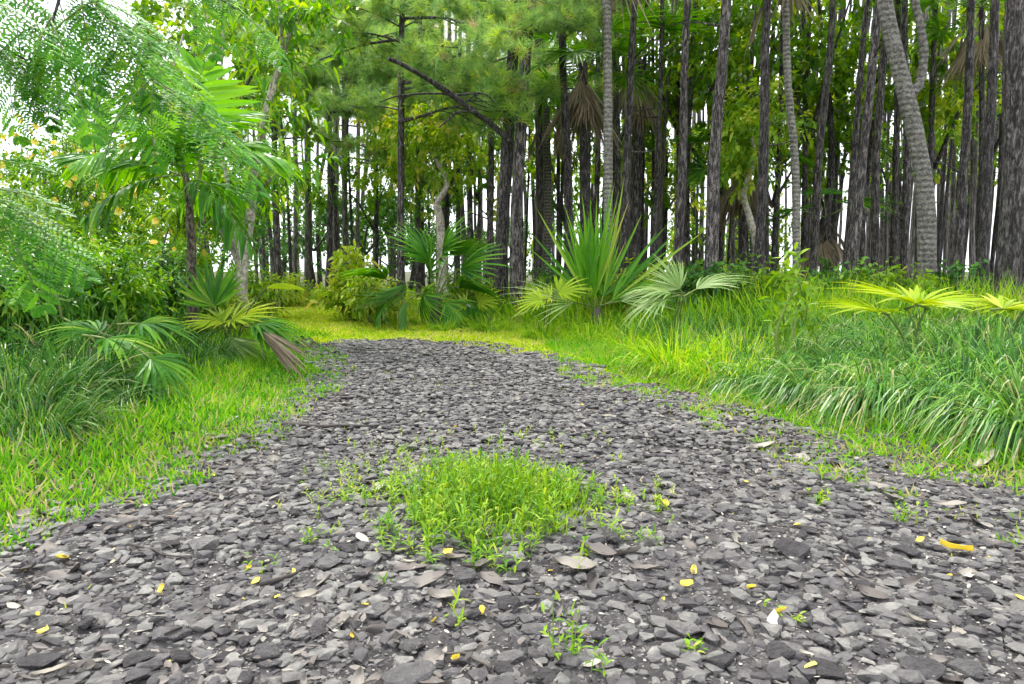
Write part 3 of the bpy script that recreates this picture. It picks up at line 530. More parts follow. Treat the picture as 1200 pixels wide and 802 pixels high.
def pin_leaf(L=1., n=22, ll=.3, lw=.03, arch=.5, ldroop=.4, ang=50, matn='palm', seed=0, start=.22, vee=.3, stalkm='stem', rr=.009, jit=.08):
    """a feather leaf: arching rachis from the origin along +Y"""
    global RNG; keep = RNG; RNG = np.random.default_rng(seed)
    t = np.linspace(0, 1, 14); C = np.stack([0*t, L*(t-.12*arch*t*t), -arch*L*t**2*.55], 1); mb = MB()
    tt = np.repeat(np.linspace(start, .98, n), 2); sg = np.tile([-1., 1.], n)
    B = np.stack([np.interp(tt, t, C[:, i]) for i in range(3)], 1); T = nrm(np.stack([np.interp(tt, t, np.gradient(C[:, i])) for i in range(3)], 1))
    aa = np.radians(ang)*(1-.55*(tt-start)); up = np.array([0, 0, 1.]); D = T*np.cos(aa)[:, None] + np.stack([sg, 0*sg, 0*sg], 1)*np.sin(aa)[:, None] + up*vee*.5 + RNG.normal(size=(2*n, 3))*jit
    ln = ll*(np.sin(pi*np.clip((tt-start)/(1-start)*.8+.14, 0, 1)))*RNG.uniform(.85, 1.1, 2*n)
    add_strips(mb, np.clip(.5+RNG.normal(size=2*n)*.2, 0, 1), B, D, ln, lw, ldroop*RNG.uniform(.6, 1.3, 2*n), (.3, 1, .9, .6, 0), fold=.12)
    me = mb.mesh('frond', M[matn]); mb = MB(); add_tube(mb, C, np.linspace(rr, rr*.25, 14), 6); st_ = mb.mesh('stalk', M[stalkm], True); RNG = keep; return me, st_
def put_frond(root, ms, d, up=(0, 0, 1), at=(0, 0, 0), s=1., label=None):
    m = M4(frame(d, up), at, s); fr = newobj('frond', ms[0], root); fr.matrix_local = m
    st = newobj('stalk', ms[1], fr)
    if label: fr['label'] = label
    return fr
def local(root, p): return np.array(p)-np.array(root.location)

# ---- blue green fan palm left of centre
Yb = 10.2; b = P(510, 380, Yb); b[2] = float(H(b[0], b[1])); root = thing('fan_palm', b, 'large blue green fan palm with many stiff fans beside the bend of the path', 'palm')
fan = [fan_leaf(26, .76, 58, .6, .6, .06, .05, 0., matn=mm, seed=i) for i, mm in enumerate(['bluepalm', 'palm', 'palm'])]
mb = MB(); add_tube(mb, [(0, 0, -.1), (.02, 0, .25), (0, .02, .5)], [.11, .1, .07], 10, rough=.2); newobj('trunk', mb.mesh('trunk', M['twig']), root)
# (blade hub px, py, depth, direction px offset, up vector, kind, scale)
for hx, hy, dY, tx, ty, up, k, s in [(478, 318, 8.7, 445, 350, (.2, -.9, .5), 0, .95), (505, 300, 8.9, 480, 255, (-.2, -.95, .2), 1, 1.0), (517, 292, 9., 530, 250, (.4, -.8, .4), 1, 1.05), (480, 338, 8.5, 465, 375, (0, -.8, .6), 0, .85),
        (537, 305, 9.1, 575, 285, (.1, -.2, .9), 2, .95), (535, 325, 9., 585, 320, (.1, -.1, 1), 2, .95), (455, 317, 9., 410, 295, (0, -.4, .9), 1, 1.), (460, 335, 8.7, 435, 365, (-.2, -.7, .6), 1, .8), (520, 340, 8.8, 545, 365, (.1, -.7, .7), 2, .8), (505, 315, 9.3, 500, 270, (0, -.9, .3), 2, .9), (525, 290, 9.3, 560, 265, (.3, -.5, .8), 1, .9), (495, 330, 8.9, 510, 370, (0, -.9, .5), 2, .8), (540, 340, 9.1, 575, 352, (.1, -.3, 1), 2, .8)]:
    dY += 1.2; hy += 12; ty += 12; s *= 1.0; h = P(hx, hy, dY); t = P(tx, ty, dY-.15+RNG.normal()*.2); up = np.array(up)*np.array([1, .6, 1])+RNG.normal(size=3)*.5; fr = put_frond(root, fan[k], t-h, up, local(root, h), s)
    mb = MB(); base = np.array([0, 0, .35]); e = local(root, h); add_tube(mb, smooth_line([base, (base+e)/2+np.array([0, 0, .12]), e], 6), .011, 5); newobj('leaf_stem', mb.mesh('leaf_stem', M['stem'], True), root)

# ---- spiky costapalmate palm in the centre
Ys = 9.1; b = P(700, 335, Ys); b[2] = float(H(b[0], b[1])); root = thing('spiky_palm', b, 'palm with a tall stiff upright sword leaf fan in front of the grey palm trunk', 'palm')
e1 = fan_leaf(18, 1.42, 19, .1, .02, .075, .2, 0., free=.4, matn='brightpalm', seed=31, fold=.35, jit=.1); e2 = fan_leaf(9, 1.35, 40, .1, .06, .05, .2, 0., free=.5, matn='palm', seed=32, fold=.3, jit=.1); e3 = fan_leaf(14, 1.15, 50, .1, .3, .03, .3, 0., free=.5, matn='palepalm', seed=33, fold=.2)
hub = local(root, P(697, 348, Ys))
put_frond(root, e1, (.02, .05, 1), (0, -1, .1), hub+np.array([0, 0, -.2]), 1.0); put_frond(root, e1, (-.16, .3, 1), (-.3, -1, .1), hub+np.array([-.05, .1, -.2]), .85); put_frond(root, e2, (.35, .15, 1), (.2, -1, .3), hub+np.array([.05, .05, -.2]), 1.02)
put_frond(root, e2, (-.32, -.1, .8), (-.1, -1, .2), hub+np.array([-.05, 0, -.15]), .85); put_frond(root, e2, (.9, .0, .5), (0, -.9, .5), hub+np.array([.05, 0, -.15]), 1.0); put_frond(root, e3, (1., -.3, .25), (.1, -.5, .9), hub+np.array([.05, -.05, -.12]), 1.0)
put_frond(root, e3, (-1., -.3, .2), (0, -.5, .9), hub+np.array([-.05, -.05, -.12]), .85); put_frond(root, e1, (.15, .5, 1), (.3, -1, .1), hub+np.array([.05, .15, -.2]), .8)
mb = MB(); add_tube(mb, [(0, 0, -.1), (0, 0, .1), (0, 0, .28)], [.1, .09, .05], 10, rough=.2); newobj('trunk', mb.mesh('trunk', M['twig']), root)

# ---- yellow fans, pale fans and the small palmettos
yf = [fan_leaf(22, .5, 88, .5, .3, .042, .1, 0., matn='ypalm', seed=41+i) for i in range(2)]; pf = [fan_leaf(26, .66, 62, .2, .6, .036, .2, 0., matn='palepalm', seed=51+i, fold=.2) for i in range(2)]
gf = [fan_leaf(20, .52, 70, .25, .7, .045, .2, 0., matn='palm', seed=61+i) for i in range(3)]; sf = [fan_leaf(22, .5, 40, .1, .1, .03, .2, 0., matn='palm', seed=65)]
def palmetto(px, py, Y, leaves, label, name='palmetto', cat='palm'):
    b = P(px, py, Y); b[2] = float(H(b[0], b[1])); root = thing(name, b, label, cat)
    for hx, hy, dY, tx, ty, up, ms, s in leaves:
        h = P(hx, hy, dY); t = P(tx, ty, dY-.02) - h; e = local(root, h); put_frond(root, ms, t, up, e-nrm(t)*.1*s, s)
        mb = MB(); add_tube(mb, smooth_line([(0, 0, -.03), e*np.array([.35, .35, .6]), e-nrm(t)*.08*s], 7), .007, 6); newobj('leaf_stem', mb.mesh('leaf_stem', M['stem'], True), root)
    return root
palmetto(1075, 400, 4.5, [(1073, 356, 4.5, 1008, 330, (.1, -.16, 1), yf[0], 1.0), (1075, 358, 4.55, 1125, 343, (-.05, -.2, 1), yf[1], .85), (1030, 366, 4.4, 985, 354, (0, -.12, 1), yf[1], .75)], 'yellow fan palm leaf held flat above the grass in front of the leaning grey trunk')
palmetto(1185, 410, 4.8, [(1175, 362, 4.7, 1230, 357, (0, -.15, 1), yf[0], .8), (1195, 360, 4.8, 1150, 358, (0, -.15, 1), yf[1], .65)], 'low yellow fan palm leaf at the right edge in front of the thickest pine')
palmetto(790, 380, 7.2, [(808, 344, 7., 868, 308, (.1, -.15, .9), pf[0], .8), (795, 346, 7., 740, 332, (-.1, -.15, .9), pf[1], .75), (800, 344, 7.2, 785, 322, (0, -.8, .5), pf[0], .6), (790, 348, 6.9, 712, 365, (0, -.2, .9), pf[1], .75)], 'pale silvery palm with arching fronds above the grass right of the spiky palm')
palmetto(640, 380, 8.9, [(645, 349, 8.9, 618, 342, (0, -.4, .9), yf[0], .8), (655, 342, 8.9, 680, 332, (.1, -.5, .8), yf[1], .85), (635, 352, 8.6, 600, 358, (0, -.4, .9), yf[1], .8)], 'low yellow green palm left of the spiky palm')
palmetto(560, 385, 10.3, [(545, 357, 10.2, 520, 353, (0, -.4, .8), yf[0], .8), (560, 354, 10.2, 590, 342, (0, -.6, .8), yf[1], .8)], 'small yellow green palm at the right foot of the blue green fan palm')
palmetto(130, 440, 4.6, [(150, 380, 4.6, 200, 378, (.3, -.2, .95), gf[0], .75), (165, 412, 4.1, 205, 440, (.6, -.3, .8), gf[1], .7), (130, 395, 4.5, 90, 380, (-.3, -.2, .95), gf[2], .7), (70, 360, 4.9, 62, 320, (.4, -1, .1), sf[0], .95), (110, 395, 4.2, 160, 402, (.1, -.1, 1), gf[2], .75)], 'green palmetto with drooping glossy leaves on the left bank')
palmetto(270, 420, 6.0, [(262, 378, 6.0, 230, 372, (0, -.3, .9), yf[0], .8), (272, 375, 6.0, 310, 362, (.1, -.3, .9), yf[1], .85), (265, 388, 5.8, 275, 415, (.1, -.8, .5), pf[0], .6), (285, 380, 5.9, 335, 378, (.2, -.2, .95), gf[1], .85), (295, 385, 5.9, 340, 395, (.3, -.3, .9), gf[2], .8), (255, 370, 6.1, 245, 340, (0, -.9, .4), gf[0], .9)], 'yellow green palmetto just right of the slim palm stem')
# dead frond lying by it
mb = MB(); h = P(300, 384, 5.8); root = thing('dead_frond', (h[0], h[1], float(H(h[0], h[1]))), 'dry brown folded palm frond hanging down to the grass by the path', 'dead frond')
e = h-np.array(root.location); tip = P(365, 432, 5.3)-np.array(root.location); mb = MB(); n = 16; D = nrm(tip-e)[None]+RNG.normal(size=(n, 3))*.07
add_strips(mb, RNG.uniform(0, 1, n), np.tile(e, (n, 1)), D, np.linalg.norm(tip-e)*RNG.uniform(.7, 1.05, n), .035, .1, (.3, .8, 1, .7, 0), fold=.4, twist=RNG.normal(size=n)); newobj('blade', mb.mesh('blade', M['dead']), root)
mb = MB(); add_tube(mb, smooth_line([(0, .15, .0), e*.7+np.array([0, .1, .1]), e], 6), .01, 6); newobj('stalk', mb.mesh('stalk', M['dead']), root)

# ---- slim young palm on the left
b = P(232, 400, 6.2); b[2] = float(H(b[0], b[1])); root = thing('slim_palm', b, 'young palm with a slim dark stem and broad drooping leaflets on the left bank', 'palm')
top = local(root, P(214, 190, 6.2)); ln = smooth_line([(0.03, 0, -.1), local(root, P(226, 360, 6.2)), local(root, P(224, 280, 6.2)), local(root, P(221, 230, 6.2)), top], 40)
mb = MB(); add_tube(mb, ln, np.interp(np.linspace(0, 1, 40), [0, .1, .25, .6, 1], [.11, .06, .045, .035, .022]), 14, rough=.08, fr=30); newobj('trunk', mb.mesh('trunk', M['brownbark'], True), root)
mb = MB(); add_tube(mb, smooth_line([local(root, P(224, 240, 6.2)), local(root, P(235, 200, 6.3)), local(root, P(232, 150, 6.3))], 10), np.linspace(.022, .012, 10), 8); newobj('stem', mb.mesh('stem', M['stem'], True), root)
pl = [pin_leaf(1.15, 15, .52, .062, .9, .8, 52, 'brightpalm', 71), pin_leaf(1.1, 15, .5, .06, .7, .7, 50, 'palm', 72), pin_leaf(1.2, 16, .48, .055, 1.2, .85, 55, 'palm', 73)]
for i, (a, el, s) in enumerate([(.0, .5, 1.), (.6, .9, .9), (1.3, .6, .85), (2.1, .7, .95), (2.9, .45, 1.), (3.6, .9, .9), (4.2, .35, 1.), (4.9, .6, 1.05), (5.5, .4, .95), (.3, 1.2, .8), (3.3, 1.3, .8), (5.2, 1.2, .8), (1.8, .1, .9), (3.9, -.1, 1.), (5.9, .0, .9), (4.6, .7, 1.)]):
    put_frond(root, pl[i % 3], (cos(a), sin(a), math.tan(el)), (0, 0, 1), top+np.array([0.03*cos(a), .03*sin(a), -.12*(i % 3)]), s*.78)
bf = pin_leaf(.75, 12, .62, .075, .15, .22, 82, 'brightpalm', 75, start=.1, vee=.1, jit=.05)
h = P(214, 172, 6.0); put_frond(root, bf, P(240, 70, 6.0)-h, (.5, -1, .1), local(root, h), .95, 'large bright green pleated leaf'); 
put_frond(root, bf, P(105, 100, 6.)-P(120, 190, 6.), (-.2, -1, .1), local(root, P(112, 180, 6.0)), .6)
mb = MB(); add_tube(mb, smooth_line([top, local(root, P(205, 150, 6.0)), local(root, h)], 8), .012, 6); newobj('leaf_stem', mb.mesh('leaf_stem', M['stem'], True), root)
mb = MB(); add_tube(mb, smooth_line([top, local(root, P(160, 190, 6.0)), local(root, P(112, 180, 6.))], 8), .010, 6); newobj('leaf_stem', mb.mesh('leaf_stem', M['stem'], True), root)

# ------------------------------------------------------------------ leafy crowns
def twig_leaves(mb, C, D, Lt, m, ll, lw, droop=.5, prof=(.15, 1, .75, 0), fold=.15, rvar=.15, r0=None, spread=1.0, twr=.004, tmb=None):
    """C,D (N,3) twig bases/directions; m leaves along each"""
    n = len(C); D = nrm(D); r = RNG.uniform(.1, .9, n) if r0 is None else r0
    t = np.linspace(.15, 1, m)[None]*np.ones((n, 1))+RNG.normal(size=(n, m))*.04
    Lt = np.broadcast_to(Lt, (n,)); B = C[:, None]+D[:, None]*(Lt[:, None]*t)[..., None]; B[..., 2] -= .15*Lt[:, None]*t**2
    a = RNG.uniform(0, 6.28, (n, 1))+np.arange(m)[None]*2.4; U = nrm(np.cross(D, nrm(RNG.normal(size=(n, 3))))); W = np.cross(D, U)
    LD = D[:, None]*.7 + (U[:, None]*np.cos(a)[..., None]+W[:, None]*np.sin(a)[..., None])*spread
    q = n*m; add_strips(mb, np.clip(np.repeat(r, m)+RNG.normal(size=q)*rvar, 0, 1), B.reshape(-1, 3), LD.reshape(-1, 3), ll*RNG.uniform(.6, 1.2, q), lw*RNG.uniform(.7, 1.2, q), droop*RNG.uniform(.4, 1.4, q), prof, fold=fold, twist=RNG.normal(size=q)*.5)
    if tmb is not None: add_strips(tmb, RNG.uniform(0, 1, n), C, D, Lt, twr*2, .15, (1, .8, .4))
def blob(n, c, rad, shell=.5, lump=.35, seed=0):
    d = rdir(n); r = RNG.uniform(shell, 1, n)**.6; f = 1+lump*2*vnoise(d[:, 0]*2.5+seed, d[:, 1]*2.5+d[:, 2]*1.7, seed)
    return np.asarray(c)+d*(r*f)[:, None]*np.asarray(rad), d
def clumpy(n, c, rad, nc, cr, seed=0):
    cc, _ = blob(nc, c, rad, .25, .4, seed); k = RNG.integers(0, nc, n); d = rdir(n)
    return cc[k]+d*(RNG.uniform(.2, 1, n)**.6)[:, None]*cr, d, k

# ---- lance-leaved pale tree
Yl = 8.6; b = P(283, 350, Yl); b[2] = float(H(b[0], b[1])); root = thing('lance_leaf_tree', b, 'pale forked tree with hanging lance shaped leaves left of the bend', 'tree')
lc = lambda q: [local(root, P(px, py, Yl+dy)) for px, py, dy in q]
limbs = [([(283, 370, 0), (283, 330, 0), (286, 300, 0), (297, 230, 0), (308, 150, 0), (326, 80, 0), (345, 20, 0), (358, -60, .2)], .085, .02), ([(284, 318, 0), (268, 282, .05), (246, 255, .1), (228, 238, .1)], .05, .03), ([(286, 312, 0), (276, 280, -.1), (272, 250, -.1), (262, 190, -.2)], .04, .02),
         ([(312, 140, 0), (322, 100, -.1), (330, 40, -.2), (318, -40, -.4)], .03, .015), ([(345, 25, 0), (375, 15, -.2), (410, 30, -.5)], .016, .006), ([(228, 238, .1), (205, 190, .3), (195, 120, .3), (215, 40, .3)], .028, .012), ([(262, 190, -.2), (255, 120, -.2), (262, 40, -.1), (250, -60, 0)], .02, .01), ([(297, 230, 0), (330, 200, -.2), (362, 190, -.4)], .016, .006)]
lm = MB(); allp = []
for j, (q, r0, r1) in enumerate(limbs):
    pts = smooth_line(lc(q), 26 if j == 0 else 16); mb = MB(); add_tube(mb, pts, np.linspace(r0, r1, len(pts)), 12 if j < 3 else 7, rough=.05, fr=10); newobj('trunk' if j == 0 else 'branch', mb.mesh('trunk' if j == 0 else 'branch', M['palebark'], True), root)
    s0 = {0: .45, 1: .7, 2: .6}.get(j, .05); k = RNG.uniform(s0, 1, 46 if j == 0 else 30); i = (k*(len(pts)-1)).astype(int); allp.append(pts[i])
C = np.concatenate(allp); D = rdir(len(C), -.2, .6); mb = MB(); tm = MB(); Lt = RNG.uniform(.3, .75, len(C)); twig_leaves(mb, C, D, Lt, 11, .18, .042, .55, (.25, 1, .9, .5, 0), spread=.9, tmb=tm)
newobj('crown', mb.mesh('crown', M['shrub']), root); newobj('twigs', tm.mesh('twigs', M['stem']), root)

# ---- shrubs
def shrub(name, px, Y, top_py, wpx, label, matn, ll, lw, nt_=400, m=9, flowers=0, stems=7, cat='shrub', droop=.5, base_frac=.0, twl=.3, group=None, depth=None, seed=0, prof=(.15, 1, .75, 0), stemm='twig', fr=.05):
    b = P(px, 340, Y); b[2] = float(H(b[0], b[1])); root = thing(name, b, label, cat, group); top = P(px, top_py, Y)[2]-b[2]; wr = wpx/800*Y/2; dr = depth or wr*.8
    hc = top*(.5+base_frac/2); C, D, k = clumpy(nt_, (0, 0, hc), (wr*.85, dr*.85, top*(.5-base_frac/2)*.9), max(8, nt_//22), min(.34, wr*.45), seed)
    C[:, 2] = np.maximum(C[:, 2], .03); D = D+np.array([0, 0, .5]); rk = RNG.uniform(.15, .85, int(k.max())+1)[k]
    mb = MB(); tm = MB(); twig_leaves(mb, C, D, twl*RNG.uniform(.6, 1.2, len(C)), m, ll, lw, droop, prof, r0=rk, tmb=tm); newobj('foliage', mb.mesh('foliage', M[matn]), root)
    for s in range(stems):
        e = C[RNG.integers(len(C))]; add_tube(tm, smooth_line([(RNG.normal()*.05, RNG.normal()*.05, -.05), e*np.array([.4, .4, .55])+RNG.normal(size=3)*.08, e], 9), np.linspace(.022, .006, 9), 6)
    newobj('stems', tm.mesh('stems', M[stemm]), root)
    if flowers:
        e = blob(flowers, (0, -.1, hc), (wr, dr, top*(.5-base_frac/2)), .85, .2, seed)[0]; e[:, 1] = -np.abs(e[:, 1]) 
        for q in e:
            f = newobj('flower', FLOWER, root); f.location = q; f.rotation_euler = (RNG.uniform(.6, 2), 0, RNG.uniform(-1, 1)); f.scale = [RNG.uniform(.7, 1.25)*fr/.05]*3
    return root
mb = MB(); a = np.arange(5)*2*pi/5; add_strips(mb, RNG.uniform(0, 1, 5), np.zeros((5, 3)), np.stack([np.cos(a), np.sin(a), .5+0*a], 1), .055, .055, .4, (.2, .75, 1, .5), fold=.2)
add_strips(mb, .3, [(0, 0, -.02)], [(0, 0, 1)], .03, .012, 0, (1, 1, .5)); FLOWER = mb.mesh('flower', M['petal'])
shrub('flowering_shrub', 95, 9.2, 135, 210, 'tall shrub with yellow trumpet flowers on the far left', 'shrub', .075, .03, 900, 9, 95, 9, twl=.35, base_frac=.2, fr=.042, seed=1)
shrub('flowering_shrub', 185, 8.8, 225, 150, 'lower flowering shrub with yellow blooms behind the slim palm stem', 'shrub', .09, .035, 520, 8, 40, 7, twl=.3, fr=.045, seed=2)
shrub('flowering_shrub', 20, 7.6, 215, 130, 'leafy shrub with a few yellow blooms at the left edge', 'yshrub', .1, .03, 480, 9, 7, 6, seed=3, fr=.06)
for px, Y, tp, wp, lab, mt, sd_n in [(35, 6.0, 296, 130, 'dark glossy shrub with pointed leaves at the left edge behind the grass', 'leafdark', 4), (120, 6.4, 300, 130, 'pointed leaf green shrub below the flowering shrubs', 'shrub', 5), (190, 7.2, 308, 90, 'glossy leaf shrub just left of the slim palm stem', 'leafdark', 6), (75, 7.0, 285, 120, 'mid green shrub between the dark shrub and the flowering shrubs', 'shrub', 7), (5, 5.2, 330, 90, 'low dark shrub at the far left edge above the long grass', 'leafdark', 8)]:
    shrub('shrub', px, Y, tp, wp, lab, mt, .12, .03, 330, 10, 0, 6, twl=.3, seed=sd_n, group='leafy shrubs on the left bank')
shrub('shrub', 255, 8.2, 335, 70, 'yellow green bushy undergrowth at the foot of the pale forked tree', 'yshrub', .1, .03, 200, 8, 0, 5, seed=9)
shrub('shrub', 412, 11.6, 300, 50, 'bright broad leaved bush left of the blue green fan palm', 'yshrub', .2, .07, 170, 6, 0, 6, droop=.35, seed=10)
shrub('shrub', 440, 10.6, 318, 55, 'pale leaved bush with dry leaves touching the blue green fan palm', 'yshrub', .13, .04, 220, 7, 0, 6, seed=11)
shrub('shrub', 335, 16, 335, 60, 'low bright bush beyond the bend beside the mown grass', 'yshrub', .14, .05, 200, 7, 0, 5, seed=12)
shrub('shrub', 310, 12, 325, 60, 'low yellow green bush behind the pale forked tree', 'yshrub', .14, .05, 160, 7, 0, 5, seed=13)
shrub('shrub', 550, 11.3, 322, 50, 'small leafy bush between the fan palm and the twin pines', 'leaf', .12, .05, 130, 7, 0, 5, seed=14)
shrub('shrub', 740, 9.6, 322, 90, 'low bush of round leaves behind the spiky palm', 'leaf', .12, .05, 160, 7, 0, 5, seed=15)
shrub('shrub', 870, 9.6, 318, 90, 'low shady bush at the foot of the thick bulging pine', 'leaf', .1, .045, 160, 7, 0, 5, seed=16)
shrub('sapling', 943, 5.2, 290, 36, 'upright leafy sapling poking out of the grass on the right bank', 'yshrub', .13, .034, 22, 7, 0, 3, 'sapling', seed=17, twl=.22, base_frac=.25, stemm='stem', droop=.35)
for px, Y, tp, wp, lab, mt in [(910, 8.2, 318, 80, 'low leafy shrub between the dark straight pine and the leafy sapling', 'leaf'), (985, 8.4, 322, 80, 'low shrub at the foot of the leaning dark pines', 'leafdark'), (1050, 8.0, 325, 70, 'low shrub just left of the foot of the leaning grey trunk', 'leaf'),
        (1130, 8.2, 322, 80, 'low shrub between the leaning grey trunk and the thickest pine', 'leafdark'), (830, 8.6, 318, 80, 'low shrub at the foot of the grey brown pine', 'leafdark'), (770, 10.5, 318, 70, 'low shrub behind the pale palm', 'leaf'), (655, 11.5, 318, 80, 'low shrub right of the foot of the twin pines', 'leafdark')]:
    shrub('shrub', px, Y, tp, wp, lab, mt, .11, .045, 190, 7, 0, 5, seed=int(px), twl=.25)
# banana like leaf behind
mb = MB(); b = P(210, 340, 10.5); root = thing('banana_plant', (b[0], b[1], float(H(b[0], b[1]))), 'big paddle leaved plant behind the slim palm stem', 'plant')
for (tx, ty), s in zip([(185, 262), (215, 240), (245, 270), (175, 300)], (1, 1.1, .9, .8)):
    mb = MB(); e = P(tx, ty, 10.3)-np.array(root.location); d = nrm(e-np.array([0, 0, .3])); add_strips(mb, .4, [e*.35], [d+np.array([0, -.2, .1])], 1.1*s, .36, .3, (.1, .8, 1, .95, .8, .5, 0), side=[nrm(np.cross(d, [0, -1, .2]))], fold=.12); newobj('leaf', mb.mesh('leaf', M['leaf']), root)
mb = MB(); add_tube(mb, [(0, 0, -.1), (0, 0, .5), (0, 0, .9)], [.09, .07, .04], 8); newobj('stem', mb.mesh('stem', M['stem'], True), root)
# arching half-yellow leaf over the path bend
b = P(285, 400, 6.0); root = thing('arching_leaf', (b[0], b[1], float(H(b[0], b[1]))), 'single long leaf turning yellow that arches out toward the bend on a thin stem', 'leaf')
pts = [P(278, 398, 6.), P(290, 365, 6.), P(313, 337, 6.)]; pts = [p-np.array(root.location) for p in pts]; mb = MB(); add_tube(mb, smooth_line(pts, 10), .005, 5); newobj('stem', mb.mesh('stem', M['twig']), root)
mb = MB(); add_strips(mb, .4, [pts[-1]], [nrm(P(366, 326, 5.9)-P(313, 337, 6.))], .42, .06, .25, (.2, .8, 1, .8, .5, 0), side=[(0, -.35, .9)], fold=.15); newobj('leaf_blade', mb.mesh('leaf_blade', M['ypalm']), root)
# trailing vine at grass edge
mb = MB(); tm = MB(); b = G(355, 418); root = thing('vine', (b[0], b[1], float(H(b[0], b[1]))), 'trailing dark leaved vine by the dead frond at the gravel edge', 'vine')
p_ = smooth_line([(-.3, .1, .22), (-.1, 0, .2), (.1, -.05, .16), (.3, -.1, .06)], 12); add_tube(tm, p_, .004, 5); newobj('stem', tm.mesh('stem', M['twig']), root); twig_leaves(mb, p_, rdir(12, -.2, .4), .08, 2, .075, .045, .6); newobj('foliage', mb.mesh('foliage', M['leafdark']), root)

# ---- feathery tree hanging in from the left
def feather(L, seed, n=9, pl_=.25, matn='pinate', nl=9):
    """compound leaf: rachis with side pinnae carrying small leaflets"""
    global RNG; keep = RNG; RNG = np.random.default_rng(seed); t = np.linspace(0, 1, 12); C = np.stack([0*t, L*t*(1-.1*t), -.28*L*t**2], 1); mb = MB()
    tt = np.repeat(np.linspace(.15, 1, n), 2); sg = np.tile([-1., 1], n); B = np.stack([np.interp(tt, t, C[:, i]) for i in range(3)], 1); T = nrm(np.stack([np.interp(tt, t, np.gradient(C[:, i])) for i in range(3)], 1))
    D = nrm(T*.75+np.stack([sg, 0*sg, 0*sg], 1)+RNG.normal(size=(2*n, 3))*.07); pln = pl_*np.sin(pi*np.clip(tt*.78+.12, 0, 1))*RNG.uniform(.85, 1.1, 2*n)
    u = np.linspace(.1, 1, nl); Bp = B[:, None]+D[:, None]*(pln[:, None]*u)[..., None]; Bp[..., 2] -= .35*pln[:, None]*u**2
    S = nrm(np.cross(D, [0, 0, 1.])); q = 2*n*nl
    for sgn in (-1, 1):
        LD = nrm(D*.45+S*sgn)[:, None]+np.zeros((1, nl, 1)); add_strips(mb, np.clip(np.repeat(.5+.2*RNG.normal(size=2*n), nl), 0, 1), Bp.reshape(-1, 3), LD.reshape(-1, 3)+RNG.normal(size=(q, 3))*.08, np.tile(.044*np.sin(pi*np.clip(u*.8+.15, 0, 1)), 2*n), .019, .2, (.5, 1, .1))
    me = mb.mesh('frond', M[matn]); mb = MB(); add_tube(mb, C, np.linspace(.006, .002, 12), 5); add_strips(mb, .5, B, D, pln, .003, .35, (1, .8, .3)); st_ = mb.mesh('stalk', M['stem'], True); RNG = keep; return me, st_
fe = [feather(.8, 81), feather(.65, 82, 8, .2), feather(.95, 83, 11, .26)]
b = np.array([-4.6, 4.3, 0]); b[2] = float(H(b[0], b[1])); root = thing('feathery_tree', b, 'feathery leaved tree hanging in from the upper left corner', 'tree')
Yf = 4.2; lf = lambda q: [local(root, P(px, py, Yf+dy)) for px, py, dy in q]
fl = [([(-200, 330, 0), (-190, 100, 0), (-160, -60, 0), (-100, -160, 0)], .09, .05), ([(-160, -60, 0), (-40, -80, -.1), (60, -50, 0), (110, 0, .1), (145, 45, .2), (180, 95, .2)], .03, .006), ([(-180, 60, 0), (-100, 30, 0), (-30, 40, 0), (30, 70, 0)], .03, .006), ([(-190, 200, 0), (-120, 190, 0), (-60, 200, .1), (-15, 225, .1)], .03, .007),
      ([(-100, -160, 0), (60, -160, .3), (160, -60, .5), (230, -20, .6), (290, 20, .6)], .03, .005), ([(60, -50, 0), (70, -10, -.1), (60, 30, -.2)], .014, .006)]
ends = []
for j, (q, r0, r1) in enumerate(fl):
    pts = smooth_line(lf(q), 22); mb = MB(); add_tube(mb, pts, np.linspace(r0, r1, 22), 10 if j == 0 else 6, rough=.06, fr=10); newobj('trunk' if j == 0 else 'branch', mb.mesh('trunk' if j == 0 else 'branch', M['darkpine'], True), root); ends.append(pts)
def ff(px, py, tx, ty, k, s=1., dy=0., up=(0, -.35, 1)): h = P(px, py, Yf+dy); put_frond(root, fe[k], P(tx, ty, Yf+dy-.15)-h, up, local(root, h), s)
for a in [(180, 95, 310, 175, 2, 1.), (180, 95, 260, 130, 0, 1., .2), (178, 92, 120, 140, 1, .9), (180, 97, 170, 170, 1, .8), (130, 25, 210, 60, 0, 1.), (110, 0, 40, 40, 0, 1.), (110, 0, 190, 20, 1, 1., .3), (95, -10, 100, 70, 1, .9), (60, 20, -10, 50, 1, 1.), (60, 25, 90, 95, 0, .9, -.2), (60, 20, 20, 90, 1, .9, -.1),
          (30, 70, 60, 130, 1, .7), (-50, 40, 20, 60, 2, .9), (-20, 225, 60, 262, 2, .95), (-20, 225, 50, 330, 0, 1.), (-25, 222, 40, 215, 1, 1.), (-60, 200, 0, 170, 0, .9), (-20, 228, 85, 300, 2, .9, .2), (0, -40, 60, 40, 2, 1.), (60, -50, 150, -10, 2, .9), (20, -50, 10, 30, 0, 1.), (80, -30, 160, 50, 2, 1., .1), (145, 45, 225, 100, 2, .9, .3), (145, 45, 100, 110, 0, .8, .2), (100, -10, 150, 80, 2, .8, .1), (290, 20, 340, 60, 1, .7, .6), (230, -20, 250, 40, 1, .8, .6), (200, -40, 300, -10, 0, .8, .6)]: ff(*a)
for q in range(4):
    px, py = RNG.uniform(-60, 190), RNG.uniform(-70, 60); an = RNG.uniform(-.3, 2.2); ff(px, py, px+90*cos(an), py+70*sin(an), int(RNG.integers(3)), RNG.uniform(.75, 1.), RNG.uniform(-.3, .7))
